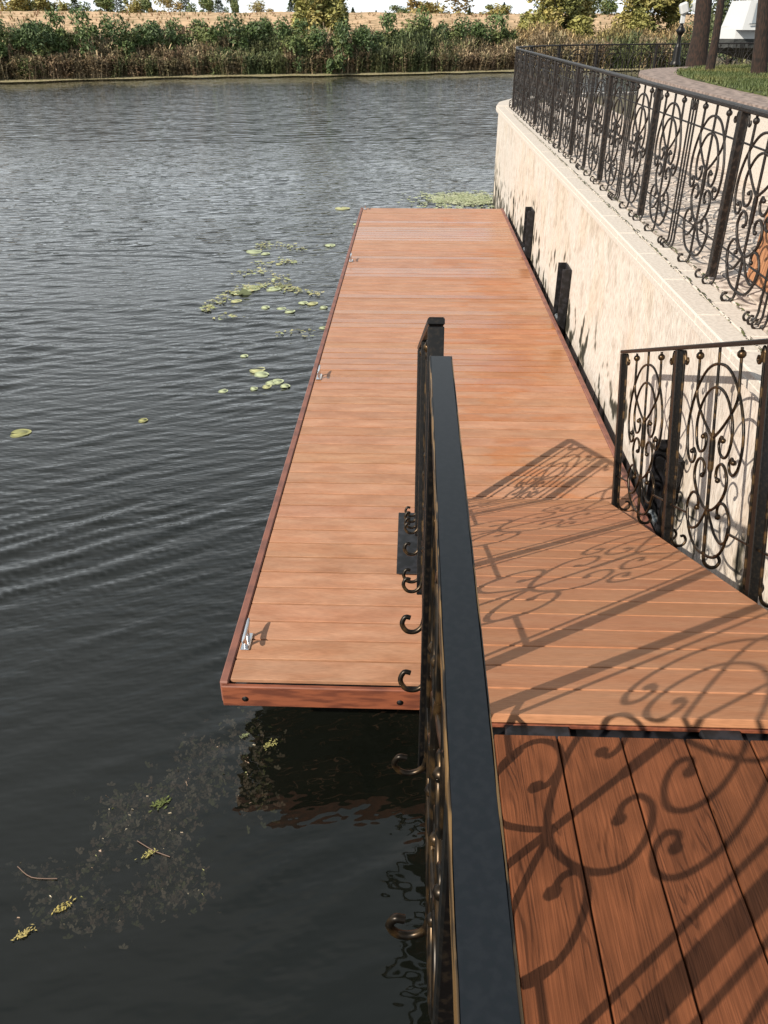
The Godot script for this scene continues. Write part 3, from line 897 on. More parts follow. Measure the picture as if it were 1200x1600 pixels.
func forged(key: String, sx: float, H: float, mat: Material, out_curl := true) -> ArrayMesh:
	var id := "%s|%.3f|%.3f|%d" % [key, sx, H, mat.get_instance_id()]
	if cache.has(id): return cache[id]
	var m := Mesher.new()
	var k := H / 0.95
	var r := 0.0068 if mat != M.fence else 0.0082
	var outer := [[0, .88], [.13, .855], [.24, .77], [.31, .66], [.33, .56], [.31, .47], [.265, .425], [.22, .43], [.205, .465], [.23, .49], [.25, .475]]
	var inner := [[0, .78], [.10, .755], [.175, .69], [.212, .61], [.20, .53], [.155, .485], [.10, .495], [.075, .535], [.095, .57], [.12, .555]]
	var lyre := [[0, .235], [.07, .25], [.15, .30], [.195, .365], [.18, .425], [.13, .455], [.08, .435], [.07, .395], [.095, .38]]
	var cee := [[.13, .225], [.115, .25], [.14, .285], [.20, .285], [.255, .235], [.255, .165], [.20, .12], [.12, .135], [.05, .19], [0, .245]]
	match key:
		"outer_arch", "inner_arch", "lyre_scroll":
			var half: Array = {"outer_arch": outer, "inner_arch": inner, "lyre_scroll": lyre}[key]
			var rev := half.duplicate(); rev.reverse()
			var full := v3(rev, sx, -1.0) + v3(half.slice(1), sx)
			for i in full.size(): full[i].y *= k
			m.tube(smooth(full, 4), r, 6)
			for s in [-1.0, 1.0]:
				var e: Array = half[-1]
				m.ball(Vector3(e[0] * sx * s, e[1] * k, 0), 0.013, 8)
		"c_scroll_left", "c_scroll_right":
			var s := -1.0 if key == "c_scroll_left" else 1.0
			var p := v3(cee, sx, s)
			for i in p.size(): p[i] = Vector3(p[i].x, p[i].y * k, 0)
			m.tube(smooth(p, 4), r, 6)
			m.ball(p[0], 0.014, 8)
		"base_loop":
			var p := v3([[-.255, .20], [-.22, .11], [-.13, .045], [0, .03], [.13, .045], [.22, .11], [.255, .20]], sx)
			m.tube(smooth(p, 4), r, 6)
		"ball_bar_left", "ball_bar_right":
			var s := -1.0 if key == "ball_bar_left" else 1.0
			var p := v3([[.24, H / k - .004], [.243, .80], [.243, .745], [.20, .685], [.10, .61], [.01, .56]], sx, s)
			for i in p.size(): p[i] = Vector3(p[i].x, p[i].y * k, 0)
			m.tube(smooth(p, 3), r, 6)
			m.ball(Vector3(.24 * sx * s, H - 0.032, 0), 0.019, 10)
		"centre_bar":
			m.tube([Vector3(0, H, 0), Vector3(0, .50 * k, 0)], r, 6)
			m.tube([Vector3(0, .58 * k, 0), Vector3(0, .54 * k, 0), Vector3(0, .42 * k, 0), Vector3(0, .40 * k, 0)], [0.008, 0.013, 0.013, 0.008], 8)
			m.tube([Vector3(0, .42 * k, 0), Vector3(0, .05, 0)] + foot(out_curl), 0.0085, 6)
		"hook_bar_left", "hook_bar_right":
			var s := 1.0 if key == "hook_bar_left" else -1.0
			m.tube(smooth([Vector3(.05 * s, H - .060, 0), Vector3(.034 * s, H - .052, 0), Vector3(.028 * s, H - .034, 0), Vector3(.048 * s, H - .014, 0), Vector3(.066 * s, H - .030, 0), Vector3(.060 * s, H - .060, 0), Vector3(.045 * s, H - .058, 0)], 3) if false else smooth([Vector3(.050 * s, H - .040, 0), Vector3(.058 * s, H - .056, 0), Vector3(.044 * s, H - .068, 0), Vector3(.026 * s, H - .056, 0), Vector3(.020 * s, H - .030, 0), Vector3(.008 * s, H - .008, 0), Vector3(-.002 * s, H - .030, 0), Vector3(0, H - .09, 0), Vector3(0, .3, 0), Vector3(0, .05, 0)], 3) + foot(out_curl), 0.0072, 6)
		"plain_bar":
			m.tube([Vector3(0, H, 0), Vector3(0, .05, 0)] + foot(out_curl), 0.0068, 6)
	var out := m.mesh(mat)
	cache[id] = out
	return out

func foot(curl: bool) -> Array:
	if not curl: return [Vector3(0, -0.05, 0)]
	return smooth([Vector3(0, 0.02, 0), Vector3(0, -0.012, 0.008), Vector3(0, -0.030, 0.030), Vector3(0, -0.028, 0.058), Vector3(0, -0.004, 0.074), Vector3(0, 0.020, 0.064), Vector3(0, 0.018, 0.046)], 4)

func motif(root: Node3D, u: float, sx: float, H: float, mat: Material) -> void:
	for key in ["outer_arch", "inner_arch", "lyre_scroll", "c_scroll_left", "c_scroll_right", "base_loop", "ball_bar_left", "ball_bar_right", "centre_bar"]:
		var called: String = key
		if key.begins_with("c_scroll"): called = "lower_scroll"
		if key.begins_with("ball_bar"): called = "ball_bar"
		part(called, forged(key, sx, H, mat), root, off(u, 0, 0))

func box_part(called: String, root: Node3D, center: Vector3, size: Vector3, mat: Material, bev := 0.003) -> MeshInstance3D:
	var m := Mesher.new()
	m.box(Vector3.ZERO, size, bev)
	return part(called, m.mesh(mat), root, off(center.x, center.y, center.z))

func railing_panel(root: Node3D, u0: float, u1: float, H: float, mat: Material) -> void:
	var w := u1 - u0
	var sx := minf(1.0, (w - 0.22) / 0.72)
	motif(root, (u0 + u1) * 0.5, sx, H, mat)
	part("side_bar", forged("hook_bar_left", 1.0, H, mat), root, off(u0 + 0.075, 0, 0))
	part("side_bar", forged("hook_bar_right", 1.0, H, mat), root, off(u1 - 0.075, 0, 0))
	for s in 2:   # lower rail in two stubs up to the scrolls
		var a := u0 + 0.02 if s == 0 else (u0 + u1) * 0.5 + 0.25 * sx
		var b := (u0 + u1) * 0.5 - 0.25 * sx if s == 0 else u1 - 0.02
		box_part("lower_rail", root, Vector3((a + b) * 0.5, 0.175, 0), Vector3(b - a, 0.010, 0.010), mat, 0.002)

func ramp_xf(x: float, left: bool) -> Transform3D:
	# origin where the ramp plane meets F = 0; local x along the slope
	var along := Vector3(0, -sin(RAMP_TILT), -cos(RAMP_TILT))
	var up := Vector3(0, cos(RAMP_TILT), -sin(RAMP_TILT))
	var ux := -along if left else along
	return Transform3D(Basis(ux, up, ux.cross(up)), Vector3(x, EYE - 0.9043, 0))

func ramp_railing(called: String, label: String, x: float, left: bool, feet: Array) -> void:
	var root := thing(called, label, "railing", ramp_xf(x, left))
	var H := 0.945
	var s := -1.0 if left else 1.0
	var cs := cos(RAMP_TILT)
	var us := []
	for f in feet: us.append(s * f / cs)       # foot F to distance along the slope
	if left: us.reverse()
	for i in us.size():
		box_part("post", root, Vector3(us[i], H * 0.5 - 0.03, 0), Vector3(0.040, H + 0.06, 0.040), M.iron_dark)
	for i in us.size() - 1:
		railing_panel(root, us[i] if us[i] < us[i + 1] else us[i + 1], us[i + 1] if us[i] < us[i + 1] else us[i], H, M.iron)
	var lo: float = minf(us[0], us[-1]) - 0.02; var hi: float = maxf(us[0], us[-1]) + 0.02
	box_part("top_rail", root, Vector3((lo + hi) * 0.5, H + 0.011, 0), Vector3(hi - lo, 0.020, 0.042), M.iron_dark, 0.004)

func build_ramp() -> void:
	var a := ramp_xf(0.71, false)
	var ramp := thing("ramp", "sloping ramp of brown boards from the gangway down to the dock", "ramp", a)
	var cs := cos(RAMP_TILT)
	var s0 := 1.495 / cs; var s1 := 4.715 / cs
	var n := 20
	var pitch := (s1 - s0) / n
	for i in n:
		var b := board(1.18, 0.024, pitch - 0.008, 4.8, 0.62, func(_p): return Vector2.ZERO)
		part("deck_board", b.mesh(M.ramp), ramp, Transform3D(Basis(Vector3.UP, PI / 2) * Basis(Vector3.RIGHT, rng.randf_range(-0.004, 0.004)), Vector3(s0 + pitch * (i + 0.5), -0.012, 0)))
	box_part("nosing", ramp, Vector3(s0 + 0.012, -0.031, 0), Vector3(0.020, 0.010, 1.178), M.fascia, 0.002)
	for z in [-0.575, 0.575, 0.0]:
		box_part("stringer", ramp, Vector3((s0 + s1) * 0.5 - 0.08, -0.085, z), Vector3(s1 - s0 - 0.30, 0.11, 0.05), M.steel, 0.002)
	for i in 3:
		box_part("hinge_plate", ramp, Vector3(s0 - 0.0, -0.125, [-0.42, 0.05, 0.47][i]), Vector3(0.14, 0.012, 0.16), M.galv, 0.002)
	ramp_railing("ramp_railing", "black scrolled iron railing on the right side of the ramp, before the wall", 1.338, false, [1.61, 2.612, 3.613, 4.618])
	ramp_railing("ramp_railing", "black scrolled iron railing on the left side of the ramp, seen edge-on", 0.062, true, [1.63, 2.71, 3.80, 4.28])

func build_gangway() -> void:
	var g := thing("gangway", "level gangway of red-brown lengthwise boards in the near right corner", "gangway")
	var f0 := -2.2; var f1 := 1.408
	for i in 8:
		var x := 0.213 + 0.15 * (i + 0.5)
		var b := board(f1 - f0, 0.025, 0.1455, 3.9, 0.62, func(_p): return Vector2.ZERO)
		part("deck_board", b.mesh(M.gang), g, Transform3D(Basis(Vector3.UP, PI / 2), Vector3(x, GANG_Y - 0.0125 + rng.randf_range(-0.001, 0.001), -(f0 + f1) * 0.5)))
	box_part("edge_strip", g, Vector3(0.196, GANG_Y - 0.030, -(f0 + f1) * 0.5), Vector3(0.022, 0.05, f1 - f0 - 0.01), M.fascia, 0.004)
	box_part("side_beam", g, Vector3(0.155, GANG_Y - 0.13, -(f0 + f1) * 0.5 + 0.05), Vector3(0.05, 0.16, f1 - f0 - 0.12), M.steel, 0.003)
	box_part("side_beam", g, Vector3(1.38, GANG_Y - 0.13, -(f0 + f1) * 0.5 + 0.05), Vector3(0.05, 0.16, f1 - f0 - 0.12), M.steel, 0.003)
	box_part("end_beam", g, Vector3(0.77, GANG_Y - 0.14, -(f1 - 0.05)), Vector3(1.17, 0.14, 0.05), M.steel, 0.003)
	box_part("bearing_plate", g, Vector3(0.77, GANG_Y - 0.075, -(f1 + 0.075)), Vector3(1.16, 0.010, 0.15), M.steel, 0.002)
	for i in 3:
		box_part("hinge_lug", g, Vector3([0.33, 0.78, 1.22][i], GANG_Y - 0.060, -(f1 + 0.055)), Vector3([0.16, 0.10, 0.20][i], 0.024, 0.05), M.steel, 0.004)
	# level railing with the wide handrail in front of the camera
	var left := Transform3D(Basis(Vector3(0, 0, 1), Vector3.UP, Vector3(-1, 0, 0)), Vector3(0.0535, GANG_Y, 0))
	var r := thing("gangway_railing", "iron railing with wide slate-blue handrail nearest the viewer", "railing", left)
	var H := 0.928
	var feet := [1.385, 0.455, -0.475, -1.405]
	for f in feet:
		box_part("post", r, Vector3(-f, H * 0.5 - 0.05, 0), Vector3(0.036, H + 0.1, 0.036), M.iron_dark)
	for i in 3:
		railing_panel(r, -feet[i], -feet[i + 1], H, M.iron)
	# handrail: dark painted top between rubbed edges
	var l := 1.372 + 1.45
	var c := (-1.372 + 1.45) * 0.5
	var hr := box_part("handrail", r, Vector3(c, H + 0.011, 0), Vector3(l, 0.022, 0.0385), M.hand, 0.002)
	for s in [-1, 1]:
		var e := Mesher.new()
		var rows := []
		var fr := noise(700 + s, 3.0, 3)
		for i in 141:
			var u := -l * 0.5 + l * i / 140.0
			var wob := fr.get_noise_1d(u * 2.0) * 0.0016
			var prof := [Vector2(0.0180 + wob * 0.6, 0.0114), Vector2(0.0189, 0.0112), Vector2(0.0197, 0.0095), Vector2(0.0199, -0.0112), Vector2(0.0150, -0.0115)]
			var row := []
			for k in 5:
				var nn: Vector2 = [Vector2(0.1, 1), Vector2(0.5, 1), Vector2(1, 0.4), Vector2(1, -0.1), Vector2(0, -1)][k].normalized()
				row.append(e.put(Vector3(u, prof[k].y, prof[k].x * s), Vector3(0, nn.y, nn.x * s), Vector2(u, k)))
			rows.append(row)
		for i in 140:
			for k in 4: e.quad(rows[i][k], rows[i + 1][k], rows[i + 1][k + 1], rows[i][k + 1])
		part("rubbed_edge", e.mesh(M.gold), hr)

# ---------------------------------------------------------------- terrace
func fence_panel(root: Node3D, at: Transform3D, w: float, H: float) -> void:
	# one bay: post, bar, motif, three bars, motif, bar
	var holder := func(called: String, mesh: Mesh, u: float): part(called, mesh, root, at * off(u, 0, 0))
	var beam := func(called: String, c: Vector3, s: Vector3, bev: float):
		var m := Mesher.new(); m.box(Vector3.ZERO, s, bev)
		part(called, m.mesh(M.fence), root, at * off(c.x, c.y, c.z))
	beam.call("post", Vector3(0, H * 0.5, 0), Vector3(0.05, H, 0.05), 0.004)
	beam.call("top_rail", Vector3(w * 0.5, H + 0.012, 0), Vector3(w + 0.004, 0.030, 0.052), 0.008)
	beam.call("upper_rail", Vector3(w * 0.5, 0.775, 0), Vector3(w - 0.05, 0.010, 0.010), 0.002)
	beam.call("lower_rail", Vector3(w * 0.5, 0.200, 0), Vector3(w - 0.05, 0.010, 0.010), 0.002)
	var full := w > 1.3
	var sx := (0.96 if full else minf(0.9, (w - 0.2) / 0.75))
	var cs := [w * 0.25, w * 0.75] if full else [w * 0.5]
	for c in cs:
		for key in ["outer_arch", "inner_arch", "lyre_scroll", "c_scroll_left", "c_scroll_right", "base_loop", "ball_bar_left", "ball_bar_right", "centre_bar"]:
			var called: String = key
			if key.begins_with("c_scroll"): called = "lower_scroll"
			if key.begins_with("ball_bar"): called = "ball_bar"
			holder.call(called, forged(key, sx, H, M.fence), c)
	holder.call("side_bar", forged("hook_bar_left", 1.0, H, M.fence), 0.075)
	holder.call("side_bar", forged("hook_bar_right", 1.0, H, M.fence), w - 0.075)
	if full:
		holder.call("side_bar", forged("hook_bar_left", 1.0, H, M.fence), w * 0.5 - 0.065)
		holder.call("side_bar", forged("plain_bar", 1.0, H, M.fence), w * 0.5)
		holder.call("side_bar", forged("hook_bar_right", 1.0, H, M.fence), w * 0.5 + 0.065)

func build_terrace() -> void:
	# paving stones between coping and planter
	var pave := Node3D.new()
	place(pave, "terrace_pavement")
	pave.set_meta("kind", "structure")
	var shapes := []
	for k in 3:
		for j in 2:
			var m := Mesher.new()
			m.box(Vector3(0, -0.025, 0), Vector3(0.118 - 0.002 * j, 0.05, 0.178 + 0.003 * j), 0.006)
			shapes.append(m.mesh(M.paver[k]))
	var rest := [Mesher.new(), Mesher.new(), Mesher.new()]
	var count := 0
	var f := 3.4
	var row := 0
	while f < 19.8:
		var i := 0
		var x := 1.918 
		while x < 3.60:
			var zoff := 0.093 if i % 2 else 0.0
			var at := Vector3(x + rng.randf_range(-0.002, 0.002), TERR_Y + rng.randf_range(-0.004, 0.002), -(f + zoff))
			var edge_ok := x > 1.9 + maxf(0.0, f - 17.3) * 0.62
			if edge_ok and f > 3.4 + (x - 1.9) * 1.25:
				if count < 296 and x < 3.4:
					part("paving_stone", shapes[rng.randi() % 6], pave, Transform3D(Basis(Vector3.UP, rng.randf_range(-0.012, 0.012)) * Basis(Vector3.RIGHT, rng.randf_range(-0.012, 0.012)), at))
					count += 1
				else:
					rest[rng.randi() % 3].box(at + Vector3(0, -0.025, 0), Vector3(0.117, 0.05, 0.179), 0.006)
			x += 0.126; i += 1
		f += 0.187; row += 1
	for k in 3:
		var o := part("paving_stones_beyond", rest[k].mesh(M.paver[k]), pave)
		o.set_meta("kind", "stuff")
	# moss in the coping joints
	var moss := Mesher.new()
	for i in 1100:
		var z := -rng.randf_range(2.5, 16.0)
		var x: float = [1.722, 1.857][rng.randi() % 2] + rng.randfn() * 0.008
		var r := rng.randf_range(0.004, 0.013)
		moss.tint = [Color(0.05, 0.06, 0.02), Color(0.08, 0.07, 0.04), Color(0.10, 0.11, 0.04)][rng.randi() % 3]
		moss.ball(Vector3(x, TERR_Y + 0.002, z), r, 6, Vector3(rng.randf_range(0.4, 0.8), 0.16, rng.randf_range(1.0, 3.0)))
	tag(part("moss", moss.mesh(M.leaf)), "", "", "", "stuff")
	# planter: curved retaining wall with kerb on top, lawn inside
	var outer := [Vector2(3.40, -4), Vector2(3.40, 9.0), Vector2(3.42, 11.5), Vector2(3.50, 13.6), Vector2(3.62, 15.0), Vector2(3.85, 15.9), Vector2(4.3, 16.7), Vector2(5.0, 17.3), Vector2(6.0, 17.9), Vector2(8, 18.9), Vector2(14, 21.5), Vector2(30, 27), Vector2(30, -4)]
	var inner := [Vector2(3.86, -3.6), Vector2(3.86, 9.0), Vector2(3.88, 11.4), Vector2(3.96, 13.4), Vector2(4.08, 14.6), Vector2(4.35, 15.5), Vector2(4.8, 16.2), Vector2(5.4, 16.8), Vector2(6.3, 17.4), Vector2(8.2, 18.4), Vector2(14, 21.0), Vector2(29.6, 26.5), Vector2(29.6, -3.6)]
	var pl := thing("planter_wall", "curved cream retaining wall with paved top around the lawn", "planter wall")
	part("wall", prism(outer, TERR_Y - 0.06, PLANT_Y - 0.05, M.coping), pl)
	var grown := []
	for p in outer: grown.append(Vector2(p.x - 0.03, p.y + (0.03 if p.y > 13.0 else 0.0)))
	part("kerb_top", prism(grown, PLANT_Y - 0.046, PLANT_Y, M.kerb), pl)
	tag(part("lawn_ground", prism(inner, PLANT_Y - 0.03, PLANT_Y + 0.02, M.turf)), "", "", "", "structure")
	var blade := Mesher.new()
	for i in 9:
		var a := rng.randf() * TAU
		var b := Vector3(cos(a), 0, sin(a)) * 0.05 * rng.randf()
		var d := Vector3(rng.randf_range(-0.5, 0.5), 1.0, rng.randf_range(-0.5, 0.5)) * rng.randf_range(0.02, 0.045)
		var sd := Vector3(-sin(a), 0, cos(a)) * 0.006
		var n := (Vector3(cos(a), 0.6, sin(a))).normalized()
		var t0 := blade.put(b - sd, n); var t1 := blade.put(b + sd, n); var t2 := blade.put(b + d, n)
		blade.tri(t0, t1, t2)
	var gp := []; var gc := []
	var p2 := PackedVector2Array()
	for p in inner: p2.append(p)
	var gnoise := noise(805, 0.6, 2)
	for i in 26000:
		var q := Vector2(rng.randf_range(3.86, 12.0), rng.randf_range(7.5, 20.5))
		if not Geometry2D.is_point_in_polygon(q, p2): continue
		gp.append(Transform3D(Basis(Vector3.UP, rng.randf() * TAU).scaled(Vector3.ONE * rng.randf_range(0.8, 1.5)), Vector3(q.x, PLANT_Y + 0.018, -q.y)))
		var t := gnoise.get_noise_2d(q.x, q.y)
		gc.append(Color(0.06, 0.085, 0.022).lerp(Color(0.12, 0.12, 0.035), clampf(0.4 + t + rng.randf_range(-0.2, 0.2), 0, 1)))
	many("grass", blade.mesh(M.leaf), gp, gc)
	# the fence along the water
	var fence := thing("terrace_fence", "long brown scrolled iron fence along the quay edge", "fence")
	var posts := [3.46, 5.21, 7.10, 8.85, 10.65, 12.40, 14.10, 15.80, 17.35]
	for i in posts.size() - 1:
		fence_panel(fence, Transform3D(Basis(Vector3(0, 0, 1), Vector3.UP, Vector3(-1, 0, 0)), Vector3(1.868, TERR_Y + 0.02, -posts[i + 1])), posts[i + 1] - posts[i], 0.93)
	var line := [Vector2(1.868, 17.35), Vector2(1.98, 18.45), Vector2(2.38, 19.3), Vector2(3.05, 20.05), Vector2(3.95, 20.62), Vector2(5.4, 21.3), Vector2(6.9, 22.0), Vector2(8.4, 22.65), Vector2(9.9, 23.3), Vector2(11.4, 23.95), Vector2(12.9, 24.6), Vector2(14.4, 25.25)]
	var rear := thing("rear_fence", "brown scrolled iron fence curving round the far end of the terrace", "fence")
	for i in line.size() - 1:
		var a: Vector2 = line[i + 1]; var b: Vector2 = line[i]
		var d := (b - a).normalized()
		var ux := Vector3(d.x, 0, -d.y)
		fence_panel(rear, Transform3D(Basis(ux, Vector3.UP, ux.cross(Vector3.UP)), Vector3(a.x, TERR_Y + 0.02, -a.y)), (b - a).length(), 0.93)
	# sheet of plywood leaning inside the fence
	var ply := thing("plywood_sheet", "brown plywood sheet standing on the terrace behind the fence", "board", Transform3D(Basis(Vector3(0, 0, 1), -0.10), Vector3(2.12, TERR_Y, -4.55)))
	box_part("sheet", ply, Vector3(0, 0.40, 0), Vector3(0.018, 0.80, 1.46), M.ply, 0.002)
	box_part("batten", ply, Vector3(0.02, 0.62, 0), Vector3(0.022, 0.06, 1.40), M.ply, 0.002)
	# trees on the lawn
	var tl := ["thick dark tree trunk standing behind the lamp post", "slim leaning tree trunk in the middle of the lawn", "leaning tree trunk at the right edge, before the boat"]
	var ts := [[5.20, 17.5, 0.155, -0.06, 0.24], [4.76, 15.3, 0.062, 0.02, 0.16], [5.12, 14.05, 0.098, -0.09, 0.2]]
	for i in 3:
		var s = ts[i]
		var o := thing("tree", tl[i], "tree", off(s[0], PLANT_Y, -s[1]), "")
		var m := Mesher.new()
		var pts := []; var rr := []
		for k in 12:
			var y := k * 0.55
			pts.append(Vector3(s[3] * y + 0.03 * sin(y * 2.1 + i), y - 0.02, 0.03 * cos(y * 1.7 + i)))
			rr.append(s[2] * (1.0 + 0.28 * exp(-y * 6.0)) * (1.0 - 0.055 * k))
		m.tube(pts, rr, 14)
		for k in 4:
			var p: Vector3 = pts[8 + k % 4]
			var a := k * 1.7 + i
			m.tube([p, p + Vector3(cos(a) * 0.7, 0.7, sin(a) * 0.7), p + Vector3(cos(a) * 1.5, 1.1, sin(a) * 1.5)], [s[2] * 0.4, s[2] * 0.28, 0.02], 7)
		part("trunk", m.mesh(M.bark), o)
		part("crown", leaf_cloud(820 + i, Vector3(4.0, 3.0, 4.0), 2600, 0.16, [Color(0.06, 0.10, 0.03), Color(0.09, 0.12, 0.04)], 14), o, off(pts[11].x, 4.8, 0))
	# lamp post
	var lamp := thing("lamp_post", "black ornamental lamp post with white floodlight heads on the lawn's edge", "lamp post", off(5.13, PLANT_Y - 0.02, -18.6))
	var ml := Mesher.new()
	ml.lathe(Vector3.ZERO, [Vector2(0.10, 0), Vector2(0.10, 0.04), Vector2(0.075, 0.07), Vector2(0.070, 0.30), Vector2(0.050, 0.33), Vector2(0.038, 0.37), Vector2(0.036, 0.50), Vector2(0.06, 0.53), Vector2(0.095, 0.585), Vector2(0.05, 0.64), Vector2(0.032, 0.68), Vector2(0.030, 1.0), Vector2(0.0, 1.0)], 12)
	part("pole", ml.mesh(M.iron_dark), lamp)
	for k in 2:
		var hd := Mesher.new()
		hd.box(Vector3.ZERO, Vector3(0.16, 0.20, 0.13), 0.03)
		part("lamp_head", hd.mesh(M.white), lamp, Transform3D(Basis(Vector3(0, 0, 1), 0.35), Vector3(-0.02 + 0.24 * k, 0.95 + 0.04 * k, 0.07)))
		box_part("bracket", lamp, Vector3(0.04 + 0.07 * k, 0.86 + 0.08 * k, 0.03), Vector3(0.20, 0.03, 0.03), M.white if k else M.iron_dark)
	box_part("junction_box", lamp, Vector3(-0.01, 0.78, 0.05), Vector3(0.08, 0.16, 0.07), M.white, 0.01)
	# boat beyond the lawn
	build_boat()
	# hedge and trees behind the boat
	for i in 6:
		var o := thing("dark_tree", ["dark leafy tree behind the boat's bow", "dark leafy tree behind the boat's cabin", "dark tree far right behind the boat", "dense low tree behind the thick trunk", "pale shrub between trunk and boat", "dense tree beyond the right frame edge"][i], "tree", off([13.6, 16.5, 19.5, 15.6, 11.6, 23.0][i], 1.4, -[41.0, 43.0, 42.0, 50.0, 35.0, 40.0][i]))
		part("crown", leaf_cloud(840 + i, Vector3(4.2, 4.6, 4), 4200, 0.20, dark_leaves() if i != 4 else [Color(0.16, 0.18, 0.07), Color(0.2, 0.2, 0.1)], 18), o, Transform3D(Basis().scaled(Vector3.ONE * (0.5 if i == 4 else 1.0)), Vector3(0, 0.2, 0)))
		part("trunk", stems(850 + i, 3.0, 2.0, 3), o)
	var strip := Mesher.new()
	strip.flat([Vector3(9.4, 1.42, -28.5), Vector3(40, 1.42, -38.0), Vector3(60, 1.42, -70), Vector3(17.5, 1.42, -56)], Vector3(20, 0, -45))
	tag(part("quay_ground", strip.mesh(M.earth)), "", "", "", "structure")

func dark_leaves() -> Array:
	return [Color(0.04, 0.065, 0.025), Color(0.055, 0.08, 0.03), Color(0.08, 0.095, 0.04)]

func build_boat() -> void:
	var o := thing("motorboat", "white motorboat with grey windscreen, laid up beyond the lawn", "boat", Transform3D(Basis(Vector3.UP, 0.10), Vector3(9.45, 1.72, -30.2)))
	# hull along +x, bow at x = 0
	var m := Mesher.new()
	var rows := []
	for i in 13:
		var t := i / 12.0
		var w := 1.05 * pow(t, 0.45) if t > 0.0 else 0.02
		var x := t * 5.6
		var keel := 0.30 - 0.25 * t + 0.35 * pow(1.0 - t, 3.0)
		var row := []
		for p in [Vector2(0, keel), Vector2(0.75, keel + 0.28), Vector2(0.95, 0.75), Vector2(1.0, 1.0)]:
			row.append(Vector3(x + 0.0, p.y, p.x * w))
		rows.append(row)
	for i in 12:
		for k in 3:
			for s in [-1.0, 1.0]:
				var f := Vector3(1, 1, s)
				m.flat([rows[i][k] * f, rows[i + 1][k] * f, rows[i + 1][k + 1] * f, rows[i][k + 1] * f], Vector3(rows[i][k].x + 0.2, 0.9, 0))
	part("hull", m.mesh(M.boat_hull), o)
	var d := Mesher.new()
	for i in 12:
		for s in [-1.0, 1.0]:
			var f := Vector3(1, 1, s * 1.03)
			var a: Vector3 = rows[i][3] * f; var b: Vector3 = rows[i + 1][3] * f
			var up := Vector3.UP * 0.26
			d.flat([a, b, b + up, a + up], Vector3(a.x + 0.2, 1.0, 0))
		var p: Vector3 = rows[i][3] + Vector3.UP * 0.26; var q: Vector3 = rows[i + 1][3] + Vector3.UP * 0.26
		var c0 := Vector3(p.x, 1.34, 0); var c1 := Vector3(q.x, 1.34, 0)
		for s in [-1.0, 1.0]:
			var f := Vector3(1, 1, s * 1.03)
			d.flat([p * f, q * f, c1, c0], Vector3(p.x, 0, 0))
	part("deck", d.mesh(M.white), o)
	# cabin with raked screen, wrapped in pale sheet
	var c := Mesher.new()
	var base := [Vector3(0.45, 1.24, 0.80), Vector3(4.6, 1.24, 0.98), Vector3(4.6, 1.24, -0.98), Vector3(0.45, 1.24, -0.80)]
	var top := [Vector3(0.62, 2.02, 0.68), Vector3(4.2, 2.14, 0.85), Vector3(4.2, 2.14, -0.85), Vector3(0.62, 2.02, -0.68)]
	for i in 4:
		var j := (i + 1) % 4
		c.flat([base[i], base[j], top[j], top[i]], Vector3(2, 1.5, 0))
	c.flat(top, Vector3(2, 1.5, 0))
	part("cabin", c.mesh(M.white), o)
	var sc := Mesher.new()
	sc.flat([Vector3(0.72, 1.42, 0.80), Vector3(3.1, 1.42, 0.925), Vector3(3.1, 1.98, 0.838), Vector3(0.78, 1.95, 0.74)], Vector3(2, 1.5, 0))
	part("window", sc.mesh(M.screen), o)
	box_part("mullion", o, Vector3(0.98, 1.68, 0.80), Vector3(0.03, 0.62, 0.03), M.iron_dark)
	box_part("sill_bar", o, Vector3(1.00, 1.40, 0.855), Vector3(0.75, 0.03, 0.03), M.galv)
	box_part("roof_hatch", o, Vector3(2.9, 2.17, 0), Vector3(1.5, 0.16, 1.2), M.white, 0.04)
	for k in 2:
		box_part("cradle", o, Vector3(1.6 + 2.4 * k, -0.02, 0), Vector3(0.15, 0.60, 1.5), M.iron_dark)

# ---------------------------------------------------------------- floating plants
func on_water(px: float, py: float) -> Vector3:      # where the photograph's pixel meets the lake, to lay the plants out
	var a := (px - 600.0) / 1280.0; var b := (py - 800.0) / 1280.0
	var c := 0.85837; var s := 0.51302
	var xf := c - b * s; var h := s + b * c
	var ps := 0.03352
	var t := EYE / h
	return Vector3((a * cos(ps) - xf * sin(ps)) * t, 0, -(a * sin(ps) + xf * cos(ps)) * t)

func lily(seed_: int, bad := false) -> ArrayMesh:
	var r := RandomNumberGenerator.new(); r.seed = seed_
	var m := Mesher.new()
	var cols: Array = [Color(0.33, 0.39, 0.21), Color(0.38, 0.43, 0.26), Color(0.38, 0.39, 0.20)]
	m.tint = cols[r.randi() % 3] * r.randf_range(0.8, 1.1); m.tint.a = 1.0
	if bad: m.tint = Color(0.24, 0.24, 0.10)
	var mid := m.put(Vector3(0, 0.002, 0), Vector3.UP)
	var notch := r.randf() * TAU
	var ring := []; var ring2 := []; var low := []
	for k in 27:
		var an := notch + 0.12 + (TAU - 0.24) * k / 26.0
		var rad := 1.0 + 0.05 * sin(an * 3.0 + r.randf()) - (0.12 if k == 0 or k == 26 else 0.0)
		var d := Vector3(cos(an), 0, sin(an) * 0.88)
		var y := 0.001 + 0.0015 * sin(an * 2.0 + seed_)
		ring.append(m.put(d * rad * 0.6 + Vector3.UP * 0.002, (Vector3.UP + d * 0.05).normalized()))
		ring2.append(m.put(d * rad + Vector3.UP * (y + 0.002), (Vector3.UP - d * 0.05).normalized()))
		low.append(m.put(d * rad + Vector3.UP * (y - 0.004), d))
	for k in 26:
		m.tri(mid, ring[k], ring[k + 1])
		m.quad(ring[k], ring2[k], ring2[k + 1], ring[k + 1])
		m.quad(ring2[k], low[k], low[k + 1], ring2[k + 1])
	return m.mesh(M.leaf)

